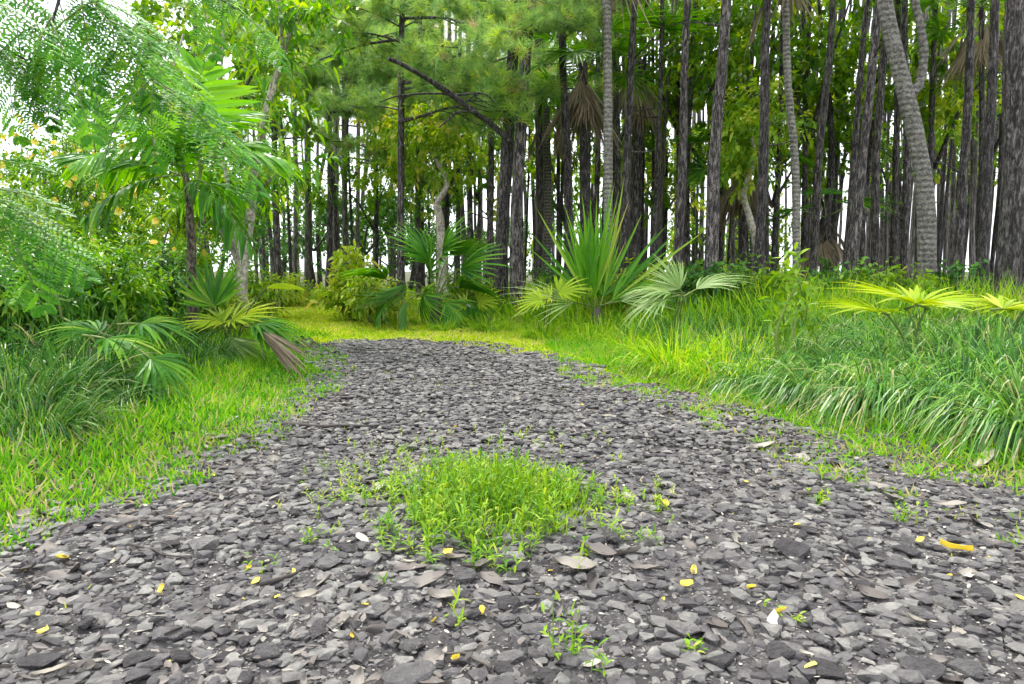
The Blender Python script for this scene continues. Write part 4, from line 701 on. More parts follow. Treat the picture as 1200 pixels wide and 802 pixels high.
# single hanging broad leaves
mb = MB(); h = local(root, P(66, 75, 4.)); add_strips(mb, .3, [h, local(root, P(48, 60, 4.))], [(.1, -.1, -1), (-.15, 0, -1)], [.23, .2], .055, 0., (.3, .9, 1, .7, 0), fold=.15); newobj('leaf', mb.mesh('leaf', M['leaf']), root)

# ------------------------------------------------------------------ pines
def needles_mesh(seed, n_t, box, nl=.17, m=26, r=.004):
    global RNG; keep = RNG; RNG = np.random.default_rng(seed); mb = MB(); c = box(n_t); cd_ = nrm(np.stack([RNG.normal(size=n_t)*.6, .7+RNG.normal(size=n_t)*.5, .25+RNG.normal(size=n_t)*.5], 1))
    B = np.repeat(c, m, 0)-np.repeat(cd_, m, 0)*RNG.uniform(0, .1, n_t*m)[:, None]; D = nrm(np.repeat(cd_, m, 0)*.75+rdir(n_t*m)*.8); rr = np.clip(np.repeat(RNG.normal(size=n_t)*.25+.5, m), 0, 1); rr[RNG.uniform(size=n_t*m) < .05] = 1.1
    S = nrm(np.cross(D, rdir(n_t*m))); ln = nl*RNG.uniform(.6, 1.15, n_t*m)[:, None]; T = B+D*ln; T[:, 2] -= .03
    V = np.stack([B-S*r, B+S*r, T], 1).reshape(-1, 3); mb.add(V, np.arange(len(V)).reshape(-1, 3), np.repeat(rr, 3)); RNG = keep; return mb.mesh('needles', M['needle'])
def pine_branch(seed, L):
    global RNG; keep = RNG; RNG = np.random.default_rng(seed)
    main = smooth_line([(0, 0, 0), (RNG.normal()*.1*L, L*.35, .05*L), (RNG.normal()*.12*L, L*.7, .02*L), (RNG.normal()*.12*L, L, .08*L)], 14); mb = MB(); add_tube(mb, main, np.linspace(.03, .008, 14)*L/2.5, 6, rough=.1); tips = [main[-1]]
    for i in range(11):
        k = int(RNG.uniform(.3, 1)*13); d = nrm([RNG.choice([-1, 1])*RNG.uniform(.5, 1), RNG.uniform(.3, 1), RNG.uniform(-.3, .5)]); ls = L*RNG.uniform(.2, .4); e = main[k]+d*ls; add_tube(mb, smooth_line([main[k], main[k]+d*ls*.5+np.array([0, 0, -.04*L]), e], 5), np.linspace(.011, .004, 5)*L/2.5, 4)
        tips += [main[k]+d*ls*f+RNG.normal(size=3)*.04 for f in (.45, .7, 1.)]
    bm_ = mb.mesh('branch', M['darkpine'], True); tips = np.array(tips); 
    def box(n): return tips[RNG.integers(0, len(tips), n)]+RNG.normal(size=(n, 3))*.09*L/2.5
    RNG = keep; return bm_, needles_mesh(seed+50, 150, box, .27, 30, .0055)
PB = [pine_branch(300+i, 2.5) for i in range(5)]
# a shared high crown for the pines (above the picture)
CROWN_M = []
for s in range(2):
    def box(n, s=s):
        c = blob(40, (0, 0, 0), (1.6, 1.6, 2.2), .3, .3, s)[0]; return c[RNG.integers(0, 40, n)]+RNG.normal(size=(n, 3))*.28
    CROWN_M.append(needles_mesh(400+s, 260, box, .3, 20, .007))
def trunk_mesh(root, pts, r0, r1, mt, n=12, k=40, flare=.35, rough=.12, name='trunk', fr=7.):
    ln = smooth_line(pts, k); t = np.linspace(0, 1, k); r = (r0+(r1-r0)*t)*(1+flare*np.exp(-t*k*.28)); mb = MB(); add_tube(mb, ln, r, n, rough=rough, fr=fr, seed=int(RNG.integers(1000))); return newobj(name, mb.mesh(name, M[mt], True), root)
def pine(xb, xt, wpx, Y, label, mt='pine', crown=True, group=None, via=None, branches=(), name='pine_tree', cat='pine tree', h=None, n=12):
    b = P(xb, 318, Y); b[2] = float(H(b[0], b[1])); root = thing(name, b, label, cat, group); zt = P(600, 0, Y)[2]; hh = h or max(zt+2.5, 9.)
    bot = np.array([0, 0, -.15]); pts = [bot]
    for (vx, vy) in (via or []): pts.append(local(root, P(vx, vy, Y)))
    tp = local(root, P(xt, 0, Y)); pts.append(tp); d = (tp-pts[-2]); d = d/max(d[2], .1); top = tp+d*(hh-zt)*.8+np.array([RNG.normal()*.2, RNG.normal()*.2, 0]); pts.append(top); r = wpx/800*Y/2
    if not via: pts.insert(1, pts[1]*.5+np.array([RNG.normal()*.05, RNG.normal()*.05, 0]))
    trunk_mesh(root, pts, r*1.05, r*.55, mt, n=n, k=60 if wpx > 9 else 34)
    for s_ in range(int(RNG.integers(0, 4))):      # broken dead stubs
        z = RNG.uniform(1.5, zt); q = bot+(tp-bot)*(z/max(tp[2], 1)); a = RNG.uniform(0, 6.28); e = q+np.array([cos(a), sin(a), .25])*RNG.uniform(.3, 1.1); mb = MB(); add_tube(mb, smooth_line([q, (q+e)/2+RNG.normal(size=3)*.06, e], 6), np.linspace(.016, .004, 6), 5); newobj('branch', mb.mesh('branch', M['darkpine'], True), root, label='bare dead branch')
    if crown:
        c = newobj('crown', CROWN_M[int(RNG.integers(2))], root); c.location = top; c.rotation_euler = (0, 0, RNG.uniform(0, 6.28))
    for (px, py, tx, ty, dd, s) in branches:
        q = P(px, py, Y); t = P(tx, ty, Y+dd); k = int(RNG.integers(5)); L_b = np.linalg.norm(t-q); br = newobj('branch', PB[k][0], root); br.matrix_local = M4(frame(t-q), local(root, q), L_b/2.5*s); newobj('needles', PB[k][1], br)
    return root
rp_ = np.random.default_rng(5)
def rb(n, xb, ylo, yhi, lo=50, hi=150):
    n = int(n*2.2); ylo -= 30; yhi += 10
    return rb0(n, xb, ylo, yhi, lo, hi)
def rb0(n, xb, ylo, yhi, lo, hi): return [(xb, y := float(rp_.uniform(ylo, yhi)), xb+float(rp_.choice([-1, 1])*rp_.uniform(lo, hi)), y+float(rp_.uniform(-30, 45)), float(rp_.uniform(-2., 1.)), 1.) for _ in range(n)]
pine(585, 602, 15, 11.4, 'left stem of the thick twin pines at the centre', branches=[(602, 40, 520, 10, -1, 1.), (602, 20, 650, 30, -1, 1)], via=[(590, 250), (599, 100), (602, 40)])
tw = pine(607, 624, 15.5, 11., 'right stem of the twin pines, carrying the long dead branch', via=[(606, 250), (611, 150), (615, 80)], branches=[(618, 40, 670, 20, -1.2, 1.), (618, 30, 560, 60, -1.5, 1.), (620, 10, 690, 45, -.5, 1.)])
mb = MB(); add_tube(mb, smooth_line([local(tw, P(x_, y_, 11.+d_)) for x_, y_, d_ in [(600, 168, 0), (578, 148, -.2), (555, 131, -.5), (530, 112, -.7), (500, 92, -1), (470, 75, -1.2), (455, 69, -1.3)]], 30), np.linspace(.048, .028, 30), 8, rough=.2, fr=20)
for q in ([(555, 131), (535, 132), (522, 143), (514, 150)], [(545, 122), (520, 110), (470, 112), (445, 120)], [(530, 112), (565, 110), (580, 120)]): add_tube(mb, smooth_line([local(tw, P(x_, y_, 10.4)) for x_, y_ in q], 12), np.linspace(.02, .008, 12), 6, rough=.15)
newobj('branch', mb.mesh('branch', M['darkpine'], True), tw, label='long crooked dead branch reaching up to the left')
A = 'pine '
T = [ # xb, xt, w, Y, label, material, branches
 (571, 573, 9, 14, 'slim pine just left of the twin pines', 'pine', rb(3, 572, 10, 110)), (553, 548, 8, 16, 'slim dark pine behind the dead branch', 'darkpine', rb(3, 550, 0, 90)),
 (469, 472, 10, 12.5, 'straight pine behind the blue green fan palm', 'pine', rb(6, 472, 0, 160)), (490, 492, 7, 18, 'dark pine behind the fan palm, right of the straight pine', 'darkpine', rb(3, 490, 20, 150)),
 (384, 380, 8, 17, 'reddish dark pine above the broad leaved bush', 'darkpine', rb(5, 383, 40, 180)), (405, 402, 7, 20, 'pale grey pine right of the reddish dark one', 'farbark', rb(4, 404, 30, 190)), (417, 419, 6, 24, 'thin pale pine in the distance by the bush', 'farbark', rb(3, 418, 30, 190)),
 (325, 322, 9, 15, 'dark rough pine just right of the pale forked tree', 'pine', rb(4, 324, 60, 190)), (360, 357, 8, 19, 'grey pine left of the reddish dark pine', 'farbark', rb(5, 358, 20, 190)), (344, 341, 6, 23, 'thin grey pine between two grey pines at the left', 'farbark', rb(3, 343, 60, 200)),
 (522, 518, 6, 22, 'thin dark pine between the fan palm and the twin pines', 'darkpine', rb(3, 520, 10, 140)), (438, 436, 5, 27, 'thin distant pine left of the straight pine', 'farbark', rb(3, 437, 40, 180)),
 (672, 658, 13, 12, 'curved dark pine left of the grey ringed palm trunk', 'darkpine', [(660, 45, 700, 20, -1, 1.), (660, 45, 625, 25, -1, 1), (659, 30, 655, 5, -2, .8)]), (694, 699, 8, 15, 'slender upright pine beside the curved dark pine', 'pine', []),
 (722, 718, 9, 14, 'black trunked pine directly right of the grey ringed palm trunk', 'darkpine', []), (731, 744, 12, 11.5, 'smooth dark purple pine behind the spiky palm', 'darkpine', []), (751, 757, 7, 16, 'thin pine right of the purple trunk', 'darkpine', []),
 (764, 776, 8, 13.5, 'slim wavy pine between the purple trunk and the grey brown pine', 'darkpine', []), (792, 806, 13, 11, 'grey brown pine with flaking bark right of the spiky palm', 'pine', []), (806, 816, 8, 15, 'dark slim pine touching the grey brown pine', 'darkpine', []), (829, 833, 7, 18, 'thin dark pine left of the thick bulging pine', 'darkpine', []),
 (834, 851, 18, 9.8, 'thick bulging pine with a swollen middle', 'pine', []), (889, 899, 14, 10.8, 'dark straight pine right of the thick bulging pine', 'darkpine', []), (905, 918, 8, 13.5, 'slender pine left of the pale thin palm trunk', 'darkpine', []),
 (944, 949, 8, 15, 'slender pine right of the pale thin palm trunk', 'darkpine', []), (952, 976, 11, 11.5, 'leaning dark pine behind the sapling', 'pine', []), (990, 1017, 9, 12.5, 'slim pine leaning right, left of the strongest leaning pine', 'darkpine', []), (997, 1031, 13, 9.6, 'strongly leaning dark pine left of the leaning grey trunk', 'pine', []),
 (1029, 1043, 11, 12, 'rough pine just left of the leaning grey trunk', 'pine', []), (1048, 1052, 9, 14, 'shaded pine seen behind the lower part of the leaning grey trunk', 'darkpine', []), (1060, 1060, 11, 12.8, 'dark pine crossing behind the leaning grey trunk', 'darkpine', []), (1088, 1097, 8, 14, 'slim pine right of the leaning grey trunk', 'darkpine', []),
 (1103, 1106, 5, 20, 'very thin pine right of the leaning grey trunk', 'farbark', []), (1116, 1118, 6, 19, 'thin pine left of the dark pine near the right', 'farbark', []), (1120, 1138, 13, 10.8, 'dark pine midway between the leaning grey trunk and the thickest pine', 'darkpine', []), (1141, 1144, 6, 18, 'thin pine left of the purple brown pine', 'farbark', []),
 (1154, 1166, 14, 9.8, 'purple brown pine immediately left of the thickest pine', 'darkpine', []), (1179, 1190, 30, 7.6, 'thickest pine with flaking bark at the right edge', 'pine', []), (1200, 1208, 10, 11, 'dark pine cut by the right edge of the photo', 'darkpine', []), (1010, 1026, 8, 15, 'dark pine seen between the two leaning pines', 'darkpine', []), (975, 985, 7, 17, 'thin pine behind the leaning dark pine', 'darkpine', []), (868, 872, 6, 19, 'thin pine between the bulging pine and the dark straight pine', 'darkpine', []), (1072, 1080, 7, 17, 'thin dark pine showing right beside the leaning grey trunk', 'darkpine', []), (640, 636, 6, 18, 'thin pine between the twin pines and the curved dark pine', 'farbark', rb(2, 638, 0, 60)), (630, 627, 7, 15, 'slim grey pine just right of the twin pines', 'pine', rb(2, 629, 0, 60)), (536, 540, 6, 19, 'thin pine left of the slim pines by the twin pines', 'darkpine', rb(2, 538, 0, 120))]
for xb, xt, wp, Y, lab, mt, br in T:
    pine(xb, xt, wp*(.84 if wp < 20 else .88), Y, lab, mt, group='pines in the forest', branches=br, n=20 if wp > 16 else 12, crown=Y < 14)
# distant pines
fk = 0; gr = 'thin distant pines deep in the forest'
fp = []
for k in range(210):
    px = rp_.uniform(300, 1215); Y = rp_.uniform(19, 42)
    if px < 560 and rp_.uniform() < .35: continue
    fp.append((px, Y))
for k in range(60): fp.append((rp_.uniform(620, 1215), rp_.uniform(15, 22)))
proto = None
protos = []
for j in range(4):
    mb = MB(); add_tube(mb, smooth_line([(0, 0, -.2), (RNG.normal()*.15, 0, 4), (RNG.normal()*.25, 0, 8), (RNG.normal()*.3, 0, 13)], 22), np.linspace(.095, .055, 22), 8, rough=.16, fr=4); protos.append(mb.mesh('trunk', M['farbark'] if j % 2 else M['darkpine'], True))
for px, Y in fp:
    x = (px-600)/800*Y; o = newobj('pine_tree', protos[int(rp_.integers(4))]); o.location = (x, Y, float(H(x, Y))); o.rotation_euler = (rp_.normal()*.02, rp_.normal()*.03, rp_.uniform(0, 6)); o.scale = [rp_.uniform(.5, 1.2) if Y > 22 else rp_.uniform(.35, .6)]*2+[1]
    o['label'] = 'thin distant pine trunk deep in the forest behind the nearer pines'; o['category'] = 'pine tree'; o['group'] = gr

# ---- palms with trunks in the forest
def headpalm(xb, xt, w_, Y, hy, label, mt='greybark', via=None, dead=8, green=9, s=1., branch=None, h=None, deadcol='dead'):
    b = P(xb, 318, Y); b[2] = float(H(b[0], b[1])); root = thing('palm_tree', b, label, 'palm tree', 'tall palms in the forest'); r = w_/800*Y/2
    pts = [np.array([0, 0, -.15])]+[local(root, P(vx, vy, Y)) for vx, vy in (via or [])]; top = local(root, P(xt, hy, Y)); pts.append(top)
    if len(pts) == 2: pts.insert(1, (pts[0]+pts[1])/2+np.array([.04, 0, 0]))
    trunk_mesh(root, pts, r*1.05, r*.9, mt, n=16, k=70, flare=.2, rough=.04, fr=25)
    for i in range(green):
        a = i*2.4+RNG.uniform(0, .5); put_frond(root, HG[i % 2], (cos(a), sin(a), RNG.uniform(-.25, 1.1)), (0, 0, 1), top, s)
    for i in range(dead):
        a = i*2.4+RNG.uniform(0, 1); fr = put_frond(root, HD[i % 2], (cos(a)*.5, sin(a)*.5, -RNG.uniform(.6, 1.2)), (cos(a), sin(a), .3), top+np.array([0, 0, -.1*RNG.uniform(0, 3)]), s*RNG.uniform(.8, 1.1), 'dry brown hanging frond')
    return root
HG = [fan_leaf(30, .85, 125, .3, .5, .05, .9, .3, matn='palm', seed=91+i) for i in range(2)]; HD = [fan_leaf(22, .85, 30, .6, .1, .04, .45, .1, matn='dead', seed=95+i, fold=.5, jit=.15) for i in range(2)]
for i in range(2): HD[i][1].materials[0] = M['dead']
headpalm(712, 708, 10.5, 10.5, -120, 'grey ringed palm trunk rising behind the spiky palm', dead=4, green=7)
headpalm(684, 683, 12, 12.6, 75, 'palm with hanging dry fronds behind the curved dark pine', 'darkpine', dead=13, green=9, s=.95)
headpalm(742, 748, 11, 14.5, 70, 'palm with drooping dry skirt behind the purple trunk', 'darkpine', dead=8, green=8, s=1.)
headpalm(880, 868, 10, 14.5, 190, 'low shaggy palm between the bulging pine and the dark straight pine', 'greybark', via=[(884, 280), (872, 230)], dead=10, green=10, s=1.)
headpalm(1150, 1150, 6, 13, 10, 'shaggy palm with dry fronds high behind the pines at the right', 'darkpine', dead=8, green=9, s=.9)
headpalm(968, 968, 10, 13.5, 255, 'short palm with a dry skirt behind the leaning dark pine', 'darkpine', dead=10, green=5, s=.8)
headpalm(936, 920, 8.5, 11, -60, 'pale thin palm trunk left of the leaning dark pine', via=[(932, 200), (923, 90)], dead=3, green=6)
headpalm(640, 640, 9, 15.5, 125, 'green fan palm behind the gap right of the twin pines', 'greybark', dead=3, green=12, s=.95)
lt = thing('grey_tree', (*P(1092, 318, 8.6)[:2], float(H(*P(1092, 318, 8.6)[:2]))), 'thick leaning grey ringed trunk with a side branch, right of centre in the forest', 'tree')
c_ = lambda q, Y=8.6: [local(lt, P(x_, y_, Y)) for x_, y_ in q]
trunk_mesh(lt, [np.array([0, 0, -.15])]+c_([(1085, 250), (1075, 170), (1056, 90), (1040, 20), (1028, -60), (1010, -200)]), .108, .078, 'greybark', 22, 110, .15, .06)
trunk_mesh(lt, c_([(1068, 112), (1078, 95), (1083, 60), (1077, 25), (1072, -10), (1076, -120)]), .055, .035, 'greybark', 12, 30, .1, .12, 'branch')
# pale crooked trees
for px, Y, q, lab in [(888, 12.6, [(888, 300), (878, 255), (872, 225), (884, 190), (880, 150)], 'crooked pale slender tree behind the dark straight pine'), (520, 13.5, [(516, 260), (512, 240), (524, 215), (512, 190), (498, 170)], 'crooked pale trunk among the leaves above the fan palm')]:
    b = P(px, 318, Y); b[2] = float(H(b[0], b[1])); root = thing('crooked_tree', b, lab, 'tree'); trunk_mesh(root, [np.array([0, 0, -.1])]+[local(root, P(x_, y_, Y)) for x_, y_ in q], .09, .03, 'palebark', 10, 30)
    mb = MB(); C, D, k = clumpy(260, local(root, P(q[-1][0], q[-1][1], Y)), (.9, .9, .7), 14, .35); twig_leaves(mb, C, D, .25, 7, .13, .07, .5); newobj('crown', mb.mesh('crown', M['yshrub']), root)

# ---- broadleaf trees between and behind the pines
def crown_mesh(seed, matn, nt_=430, rad=(2.3, 2.1, 1.8), ll=.135, lw=.095, m=7):
    global RNG; keep = RNG; RNG = np.random.default_rng(seed); mb = MB(); C, D, k = clumpy(nt_, (0, 0, 0), rad, 26, .38, seed); rk = RNG.uniform(.1, .95, 26)[k]; twig_leaves(mb, C, D, .3, m, ll, lw, .5, (.3, 1, .8, 0), r0=rk); me = mb.mesh('crown', M[matn]); RNG = keep; return me
CR = [crown_mesh(500, 'leaf'), crown_mesh(501, 'leaf'), crown_mesh(502, 'leafdark'), crown_mesh(503, 'brightleaf')]
def broad(px, Y, cy, s, k, label, group, cs=1):
    x = (px-600)/800*Y; root = thing('broadleaf_tree', (x, Y, float(H(x, Y))), label, 'tree', group); zc = P(px, cy, Y)[2]-root.location[2]
    trunk_mesh(root, [np.array([0, 0, -.15]), np.array([RNG.normal()*.2, 0, zc*.5]), np.array([RNG.normal()*.3, 0, zc+s*.8])], .09*s+.02, .03, 'darkpine', 8, 20, .2)
    for i in range(3):
        e = rdir(1, -.2, .5)[0]*1.3*s; mb = MB(); add_tube(mb, smooth_line([(0, 0, zc*.6), np.array([e[0]*.5, e[1]*.5, zc*.85]), np.array([0, 0, zc])+e], 10), np.linspace(.05, .012, 10)*s, 6); newobj('branch', mb.mesh('branch', M['darkpine'], True), root)
    c = newobj('crown', CR[k], root); c.location = (0, 0, zc); c.rotation_euler = (0, 0, RNG.uniform(0, 6.28)); c.scale = (s, s, s)
BG = 'broadleaf trees filling the forest'
for px, Y, cy, s, k, lab in [(800, 16, 60, 1.0, 1, 'broadleaf crown high behind the grey brown pine'), (870, 14.5, 60, 1.1, 0, 'leafy tree high above the thick bulging pine'), (940, 15, 40, 1.1, 1, 'leafy tree high above the pale thin palm trunk'), (1000, 15.5, 90, 1.0, 0, 'leafy tree above the leaning dark pines'), (1085, 15, 90, 1.0, 0, 'leafy tree with vines right of the leaning grey trunk'), (1150, 17, 60, 1.1, 1, 'leafy tree high up near the right edge'), (900, 17, 170, .8, 0, 'leafy tree behind the shaggy palm in mid forest'),
        (960, 17.5, 170, .8, 1, 'leafy tree behind the sapling in mid forest'), (840, 18, 150, 1.0, 1, 'leafy tree between the bulging pine and the grey brown pine'), (770, 19, 200, 1., 3, 'yellow green tree behind the slim wavy pine'), (1120, 22, 170, .9, 3, 'yellow green tree glimpsed between the right hand pines'), (660, 20, 200, 1., 3, 'yellow green tree seen between the twin pines and the curved pine'), (520, 17, 190, .8, 3, 'yellow green leafy tree behind the straight pine'), (440, 19, 215, .7, 3, 'leafy tree with yellowing leaves left of the straight pine'),
        (560, 23, 160, .9, 0, 'shaded leafy tree behind the twin pines'), (370, 27, 262, 1.0, 2, 'dark bushy tree far behind the reddish dark pine'), (430, 27, 268, 1.0, 2, 'dark bushy tree far behind the straight pine'), (480, 28, 262, 1.0, 2, 'dark bushy tree far behind the blue green fan palm'), (300, 20, 215, .7, 3, 'leafy tree behind the pale forked tree'), (230, 16, 200, 1.1, 0, 'leafy tree behind the slim young palm'), (150, 15, 250, 1.0, 3, 'leafy tree behind the flowering shrubs'), (60, 14, 250, .95, 0, 'leafy tree at the far left behind the flowering shrub'), (250, 13, 60, 1.0, 0, 'leafy tree high above the slim young palm'), (1040, 19, 170, .7, 1, 'leafy tree behind the rough pine by the leaning trunk'), (1190, 20, 150, 1.0, 1, 'leafy tree at the right edge behind the thickest pine'), (820, 24, 290, .9, 3, 'low bright tree in the distance behind the bulging pine'), (690, 24, 290, .9, 3, 'low bright tree in the distance behind the spiky palm'), (720, 17, 60, 1.0, 1, 'broadleaf crown high behind the grey ringed palm trunk'), (900, 24, 292, .9, 0, 'low tree in the distance right of the bulging pine'), (335, 30, 292, .9, 2, 'low dark bushy tree far beyond the bend at the left'), (400, 32, 296, .9, 2, 'low dark bushy tree far behind the bright bush at the bend'), (460, 31, 298, .9, 2, 'low dark bushy tree far behind the straight pine base'), (530, 30, 296, .9, 2, 'low dark bushy tree far behind the gap right of the fan palm'), (590, 30, 294, .9, 2, 'low dark bushy tree far behind the twin pine bases'), (260, 24, 285, .9, 2, 'low dark bushy tree far behind the pale forked tree')]:
    broad(px, Y, cy, s, k, lab, BG)
# big ground level bushes deep in the forest
# ------------------------------------------------------------------ litter: leaves, petals, twigs
def leaf_litter(seed, curl=.5, ratio=.45, prof=None):
    rg = np.random.default_rng(seed); nu, nv = 9, 5; u = np.linspace(0, 1, nu); v = np.linspace(-1, 1, nv); w_ = np.sin(pi*u**.85)**.75*ratio*.5*(1+.08*rg.normal(size=nu)); w_[0] = .01; w_[-1] = .004
    U, Vv = np.meshgrid(u, v, indexing='ij'); X = Vv*w_[:, None]; Z = curl*(.25*(Vv**2)*ratio*.8+.28*(U-.5)**2)+.05*rg.normal()*U*Vv+.025*np.sin(U*9+rg.uniform(0, 6))*(1-Vv**2)+rg.normal(size=U.shape)*.006; Z[:, 2] -= .012
    Y = U-.5+.0*X; X = X+curl*.12*np.sin(U*pi+rg.uniform(0, 2)); V = np.stack([X, Y, Z], -1).reshape(-1, 3); i = np.arange(nu-1)[:, None]*nv; j = np.arange(nv-1)[None]; F = np.stack([i+j, i+j+1, i+nv+j+1, i+nv+j], -1).reshape(-1, 4)
    mb = MB().add(V, F, .5); add_tube(mb, [(0, -.62, .02+curl*.07), (X[1].mean(), -.45, curl*.05), (X[4].mean(), 0, -.01)], [.009, .008, .004], 4); return mb
LM = {'deadleaf': [], 'paleleaf': [], 'petal': [], 'cream': []}
for mt in LM:
    for i in range(5): LM[mt].append(leaf_litter(600+i, RNG.uniform(.4, 1.3) if mt != 'petal' else .9, RNG.uniform(.38, .6) if mt in ('deadleaf', 'paleleaf') else .75).mesh('leaf', M[mt], True))
def litter(name, mt, x, y, s, label, cat, group=None, dz=.012, tilt=.25, yaw=None, onpath=True, sx=1.):
    o = newobj(name, LM[mt][int(RNG.integers(5))]); z = float(pathz(np.array(x), np.array(y))) if onpath else float(H(x, y)); fl = RNG.uniform() < .35
    o.location = (x, y, z+dz+s*.03); o.rotation_euler = (RNG.normal()*tilt+(pi if fl else 0), RNG.normal()*tilt, RNG.uniform(0, 6.28) if yaw is None else yaw); o.scale = (s*sx, s, s); o['label'] = label; o['category'] = cat
    if group: o['group'] = group
for px, py, wpx, mt, lab in [(500, 685, 62, 'deadleaf', 'curled grey dead leaf in front of the left side of the green tuft'), (482, 668, 50, 'deadleaf', 'folded grey dead leaf tucked behind another in front of the tuft'), (580, 682, 44, 'deadleaf', 'grey dead leaf in front of the middle of the tuft'), (560, 668, 40, 'deadleaf', 'dark dead leaf touching the front of the tuft'), (700, 655, 52, 'deadleaf', 'dark curled dead leaf at the right front of the tuft'), (672, 672, 60, 'deadleaf', 'long dark dead leaf in front of the right side of the tuft'), (755, 676, 42, 'deadleaf', 'oval grey dead leaf right of the tuft'),
        (425, 636, 36, 'paleleaf', 'pale beige dead leaf left of the tuft'), (738, 588, 26, 'paleleaf', 'small whitish leaf right of the tuft'), (606, 617, 22, 'paleleaf', 'whitish leaf standing in the middle of the tuft'), (358, 702, 34, 'paleleaf', 'pale crumpled leaf lying left of centre in front'), (60, 640, 66, 'deadleaf', 'long flat grey leaf at the left edge of the gravel'), (60, 792, 44, 'paleleaf', 'whitish leaf at the bottom left corner'), (15, 718, 26, 'paleleaf', 'pale flower remnant by the left edge'), (80, 678, 60, 'deadleaf', 'purple grey leaf at the left below the flat grey leaf'),
        (1155, 551, 46, 'paleleaf', 'oval whitish leaf in the grass at the right'), (1030, 572, 34, 'deadleaf', 'pale grey leaf at the right gravel edge'), (1045, 590, 44, 'deadleaf', 'purplish leaf below the pale one at the right gravel edge'), (897, 526, 34, 'paleleaf', 'pale stone coloured leaf at the grass edge right of centre'), (1120, 655, 42, 'petal', 'long yellow leaf lying on the gravel at the right'), (1110, 590, 44, 'deadleaf', 'brownish leaf at the right edge of the gravel'), (1175, 640, 44, 'deadleaf', 'grey leaf lying near the right edge above the egg shaped stone'), (720, 570, 20, 'paleleaf', 'tiny pale leaf behind the right side of the tuft'), (150, 605, 34, 'deadleaf', 'dark leaf at the left grass edge of the path'), (255, 515, 36, 'deadleaf', 'dark leaf on the left grass halfway up the path')]:
    g = G(px, py); litter('fallen_leaf', mt, g[0], g[1], wpx/800*g[1]*.9, lab, 'leaf', None, .014, .2, RNG.uniform(.9, 2.2), sx=.38 if mt == 'petal' else 1.)
for px, py, lab in [(535, 780, 'yellow flower on the gravel at the bottom just left of centre'), (933, 623, 'bright yellow flower on the gravel right of the tuft'), (812, 678, 'yellow orange petal near a grey stone right of the tuft'), (805, 693, 'yellow petal just below another right of the tuft'), (880, 703, 'pair of yellow petals on the gravel right of centre'), (948, 788, 'round yellow petal at the bottom right of centre'), (1196, 713, 'orange yellow petal at the right edge'), (75, 658, 'yellow petal on the left near the flat grey leaf'), (300, 686, 'yellow petal left of centre in the foreground'), (190, 693, 'small yellow petal left in the gravel'), (50, 750, 'yellow petal near the bottom left'), (545, 621, 'yellow petals among the tuft leaves'), (525, 655, 'yellow petal in the front of the tuft'), (780, 596, 'yellow petal at the small weed right of the tuft'), (563, 722, 'cream yellow petal in front of the tuft'), (915, 730, 'yellow green petal in the foreground right of centre'), (1078, 645, 'small yellow bud right of the wide flat stone')]:
    g = G(px, py); litter('yellow_petal', 'petal', g[0], g[1], RNG.uniform(.026, .04), lab, 'petal', None, .02, .4)
n = 0
while n < 250:     # dark leaf litter along both edges and scattered on the gravel
    y = 1.3+4.5*RNG.uniform()**1.6; x = RNG.uniform(-2.6, 2.8); sd = float(path_sd(np.array(x), np.array(y)))
    if abs(x) > .76*y or sd > .3 or (sd < -.3 and RNG.uniform() > .4): continue
    litter('fallen_leaf', 'deadleaf' if RNG.uniform() < .88 else 'paleleaf', x, y, RNG.uniform(.03, .085), 'small grey brown fallen leaf in the scattered litter of the path', 'leaf', 'scattered leaf litter', .008, .35, onpath=sd < 0); n += 1
n = 0
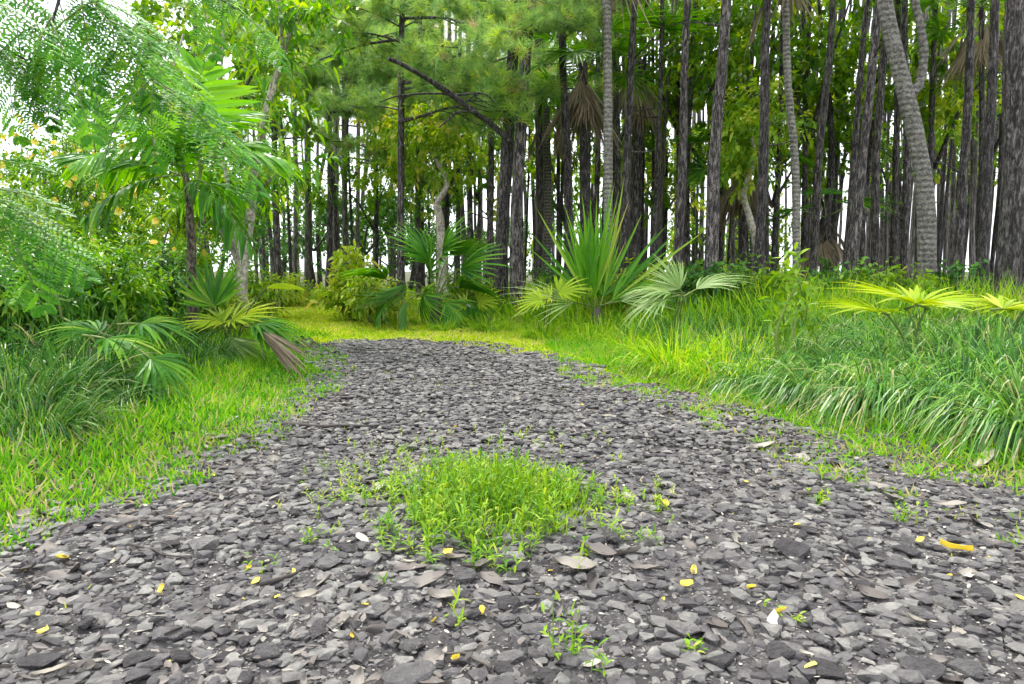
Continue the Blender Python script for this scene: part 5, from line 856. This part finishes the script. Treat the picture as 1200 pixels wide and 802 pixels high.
while n < 95:
    y = 1.25+3.*RNG.uniform()**1.5; x = RNG.uniform(-2, 2.2)
    if abs(x) > .76*y or path_sd(np.array(x), np.array(y)) > .1: continue
    ye = RNG.uniform() < .55; litter('yellow_petal' if ye else 'pale_petal', 'petal' if ye else 'cream', x, y, RNG.uniform(.008, .022), 'tiny yellow petal fragment among the scattered petals on the gravel' if ye else 'tiny cream petal fragment among the scattered petals on the gravel', 'petal', 'scattered yellow petals' if ye else 'scattered cream petals', .012, .4); n += 1
def twig(p0, p1, r, label, group=None):
    a = np.array(G(*p0)); b_ = np.array(G(*p1)); md = (a+b_)/2+np.array([RNG.normal()*.02, RNG.normal()*.02, 0]); pts = smooth_line([a, md, b_], 9); pts[:, 2] = pathz(pts[:, 0], pts[:, 1])+r+.012; c = pts.mean(0); mb = MB(); add_tube(mb, pts-c, np.linspace(r, r*.5, 9), 6, rough=.25, fr=40)
    o = newobj('twig', mb.mesh('twig', M['twig'], True), label=label, category='twig'); o.location = c
    if group: o['group'] = group
twig((330, 503), (440, 502), .012, 'long straight brown stick lying across the gravel by the left verge'); twig((305, 692), (352, 676), .008, 'short thick dark twig on the gravel left of the tuft'); twig((935, 583), (970, 587), .009, 'black stub of stick at the right grass edge'); twig((895, 690), (940, 682), .003, 'thin pale straw twig right of centre'); twig((130, 622), (200, 612), .006, 'curved dark twig at the left gravel edge'); twig((575, 790), (520, 770), .005, 'dark twig by the bottom yellow flower')
twig((150, 640), (225, 658), .004, 'thin dark twig on smooth grit at the left'); twig((980, 664), (1040, 700), .003, 'fine straw crossing stones on the right')
for k in range(34):
    y = 1.3+3*RNG.uniform(); x = RNG.uniform(-1.3, 1.5)
    if abs(x) > .74*y: continue
    a = RNG.uniform(0, 3.14); ln = RNG.uniform(.04, .12); z = float(pathz(np.array(x), np.array(y)))+.014; mb = MB(); add_tube(mb, smooth_line([(-cos(a)*ln/2, -sin(a)*ln/2, 0), (RNG.normal()*.006, RNG.normal()*.006, .004), (cos(a)*ln/2, sin(a)*ln/2, 0)], 6), [.002, .0028, .0028, .002, .002, .0015], 5)
    o = newobj('twig', mb.mesh('twig', M['twig'] if RNG.uniform() < .6 else M['dead'], True), label='small thin twig scattered on the gravel path', category='twig', group='scattered small twigs'); o.location = (x, y, z)
print('SCENE BUILT', len(bpy.data.objects))
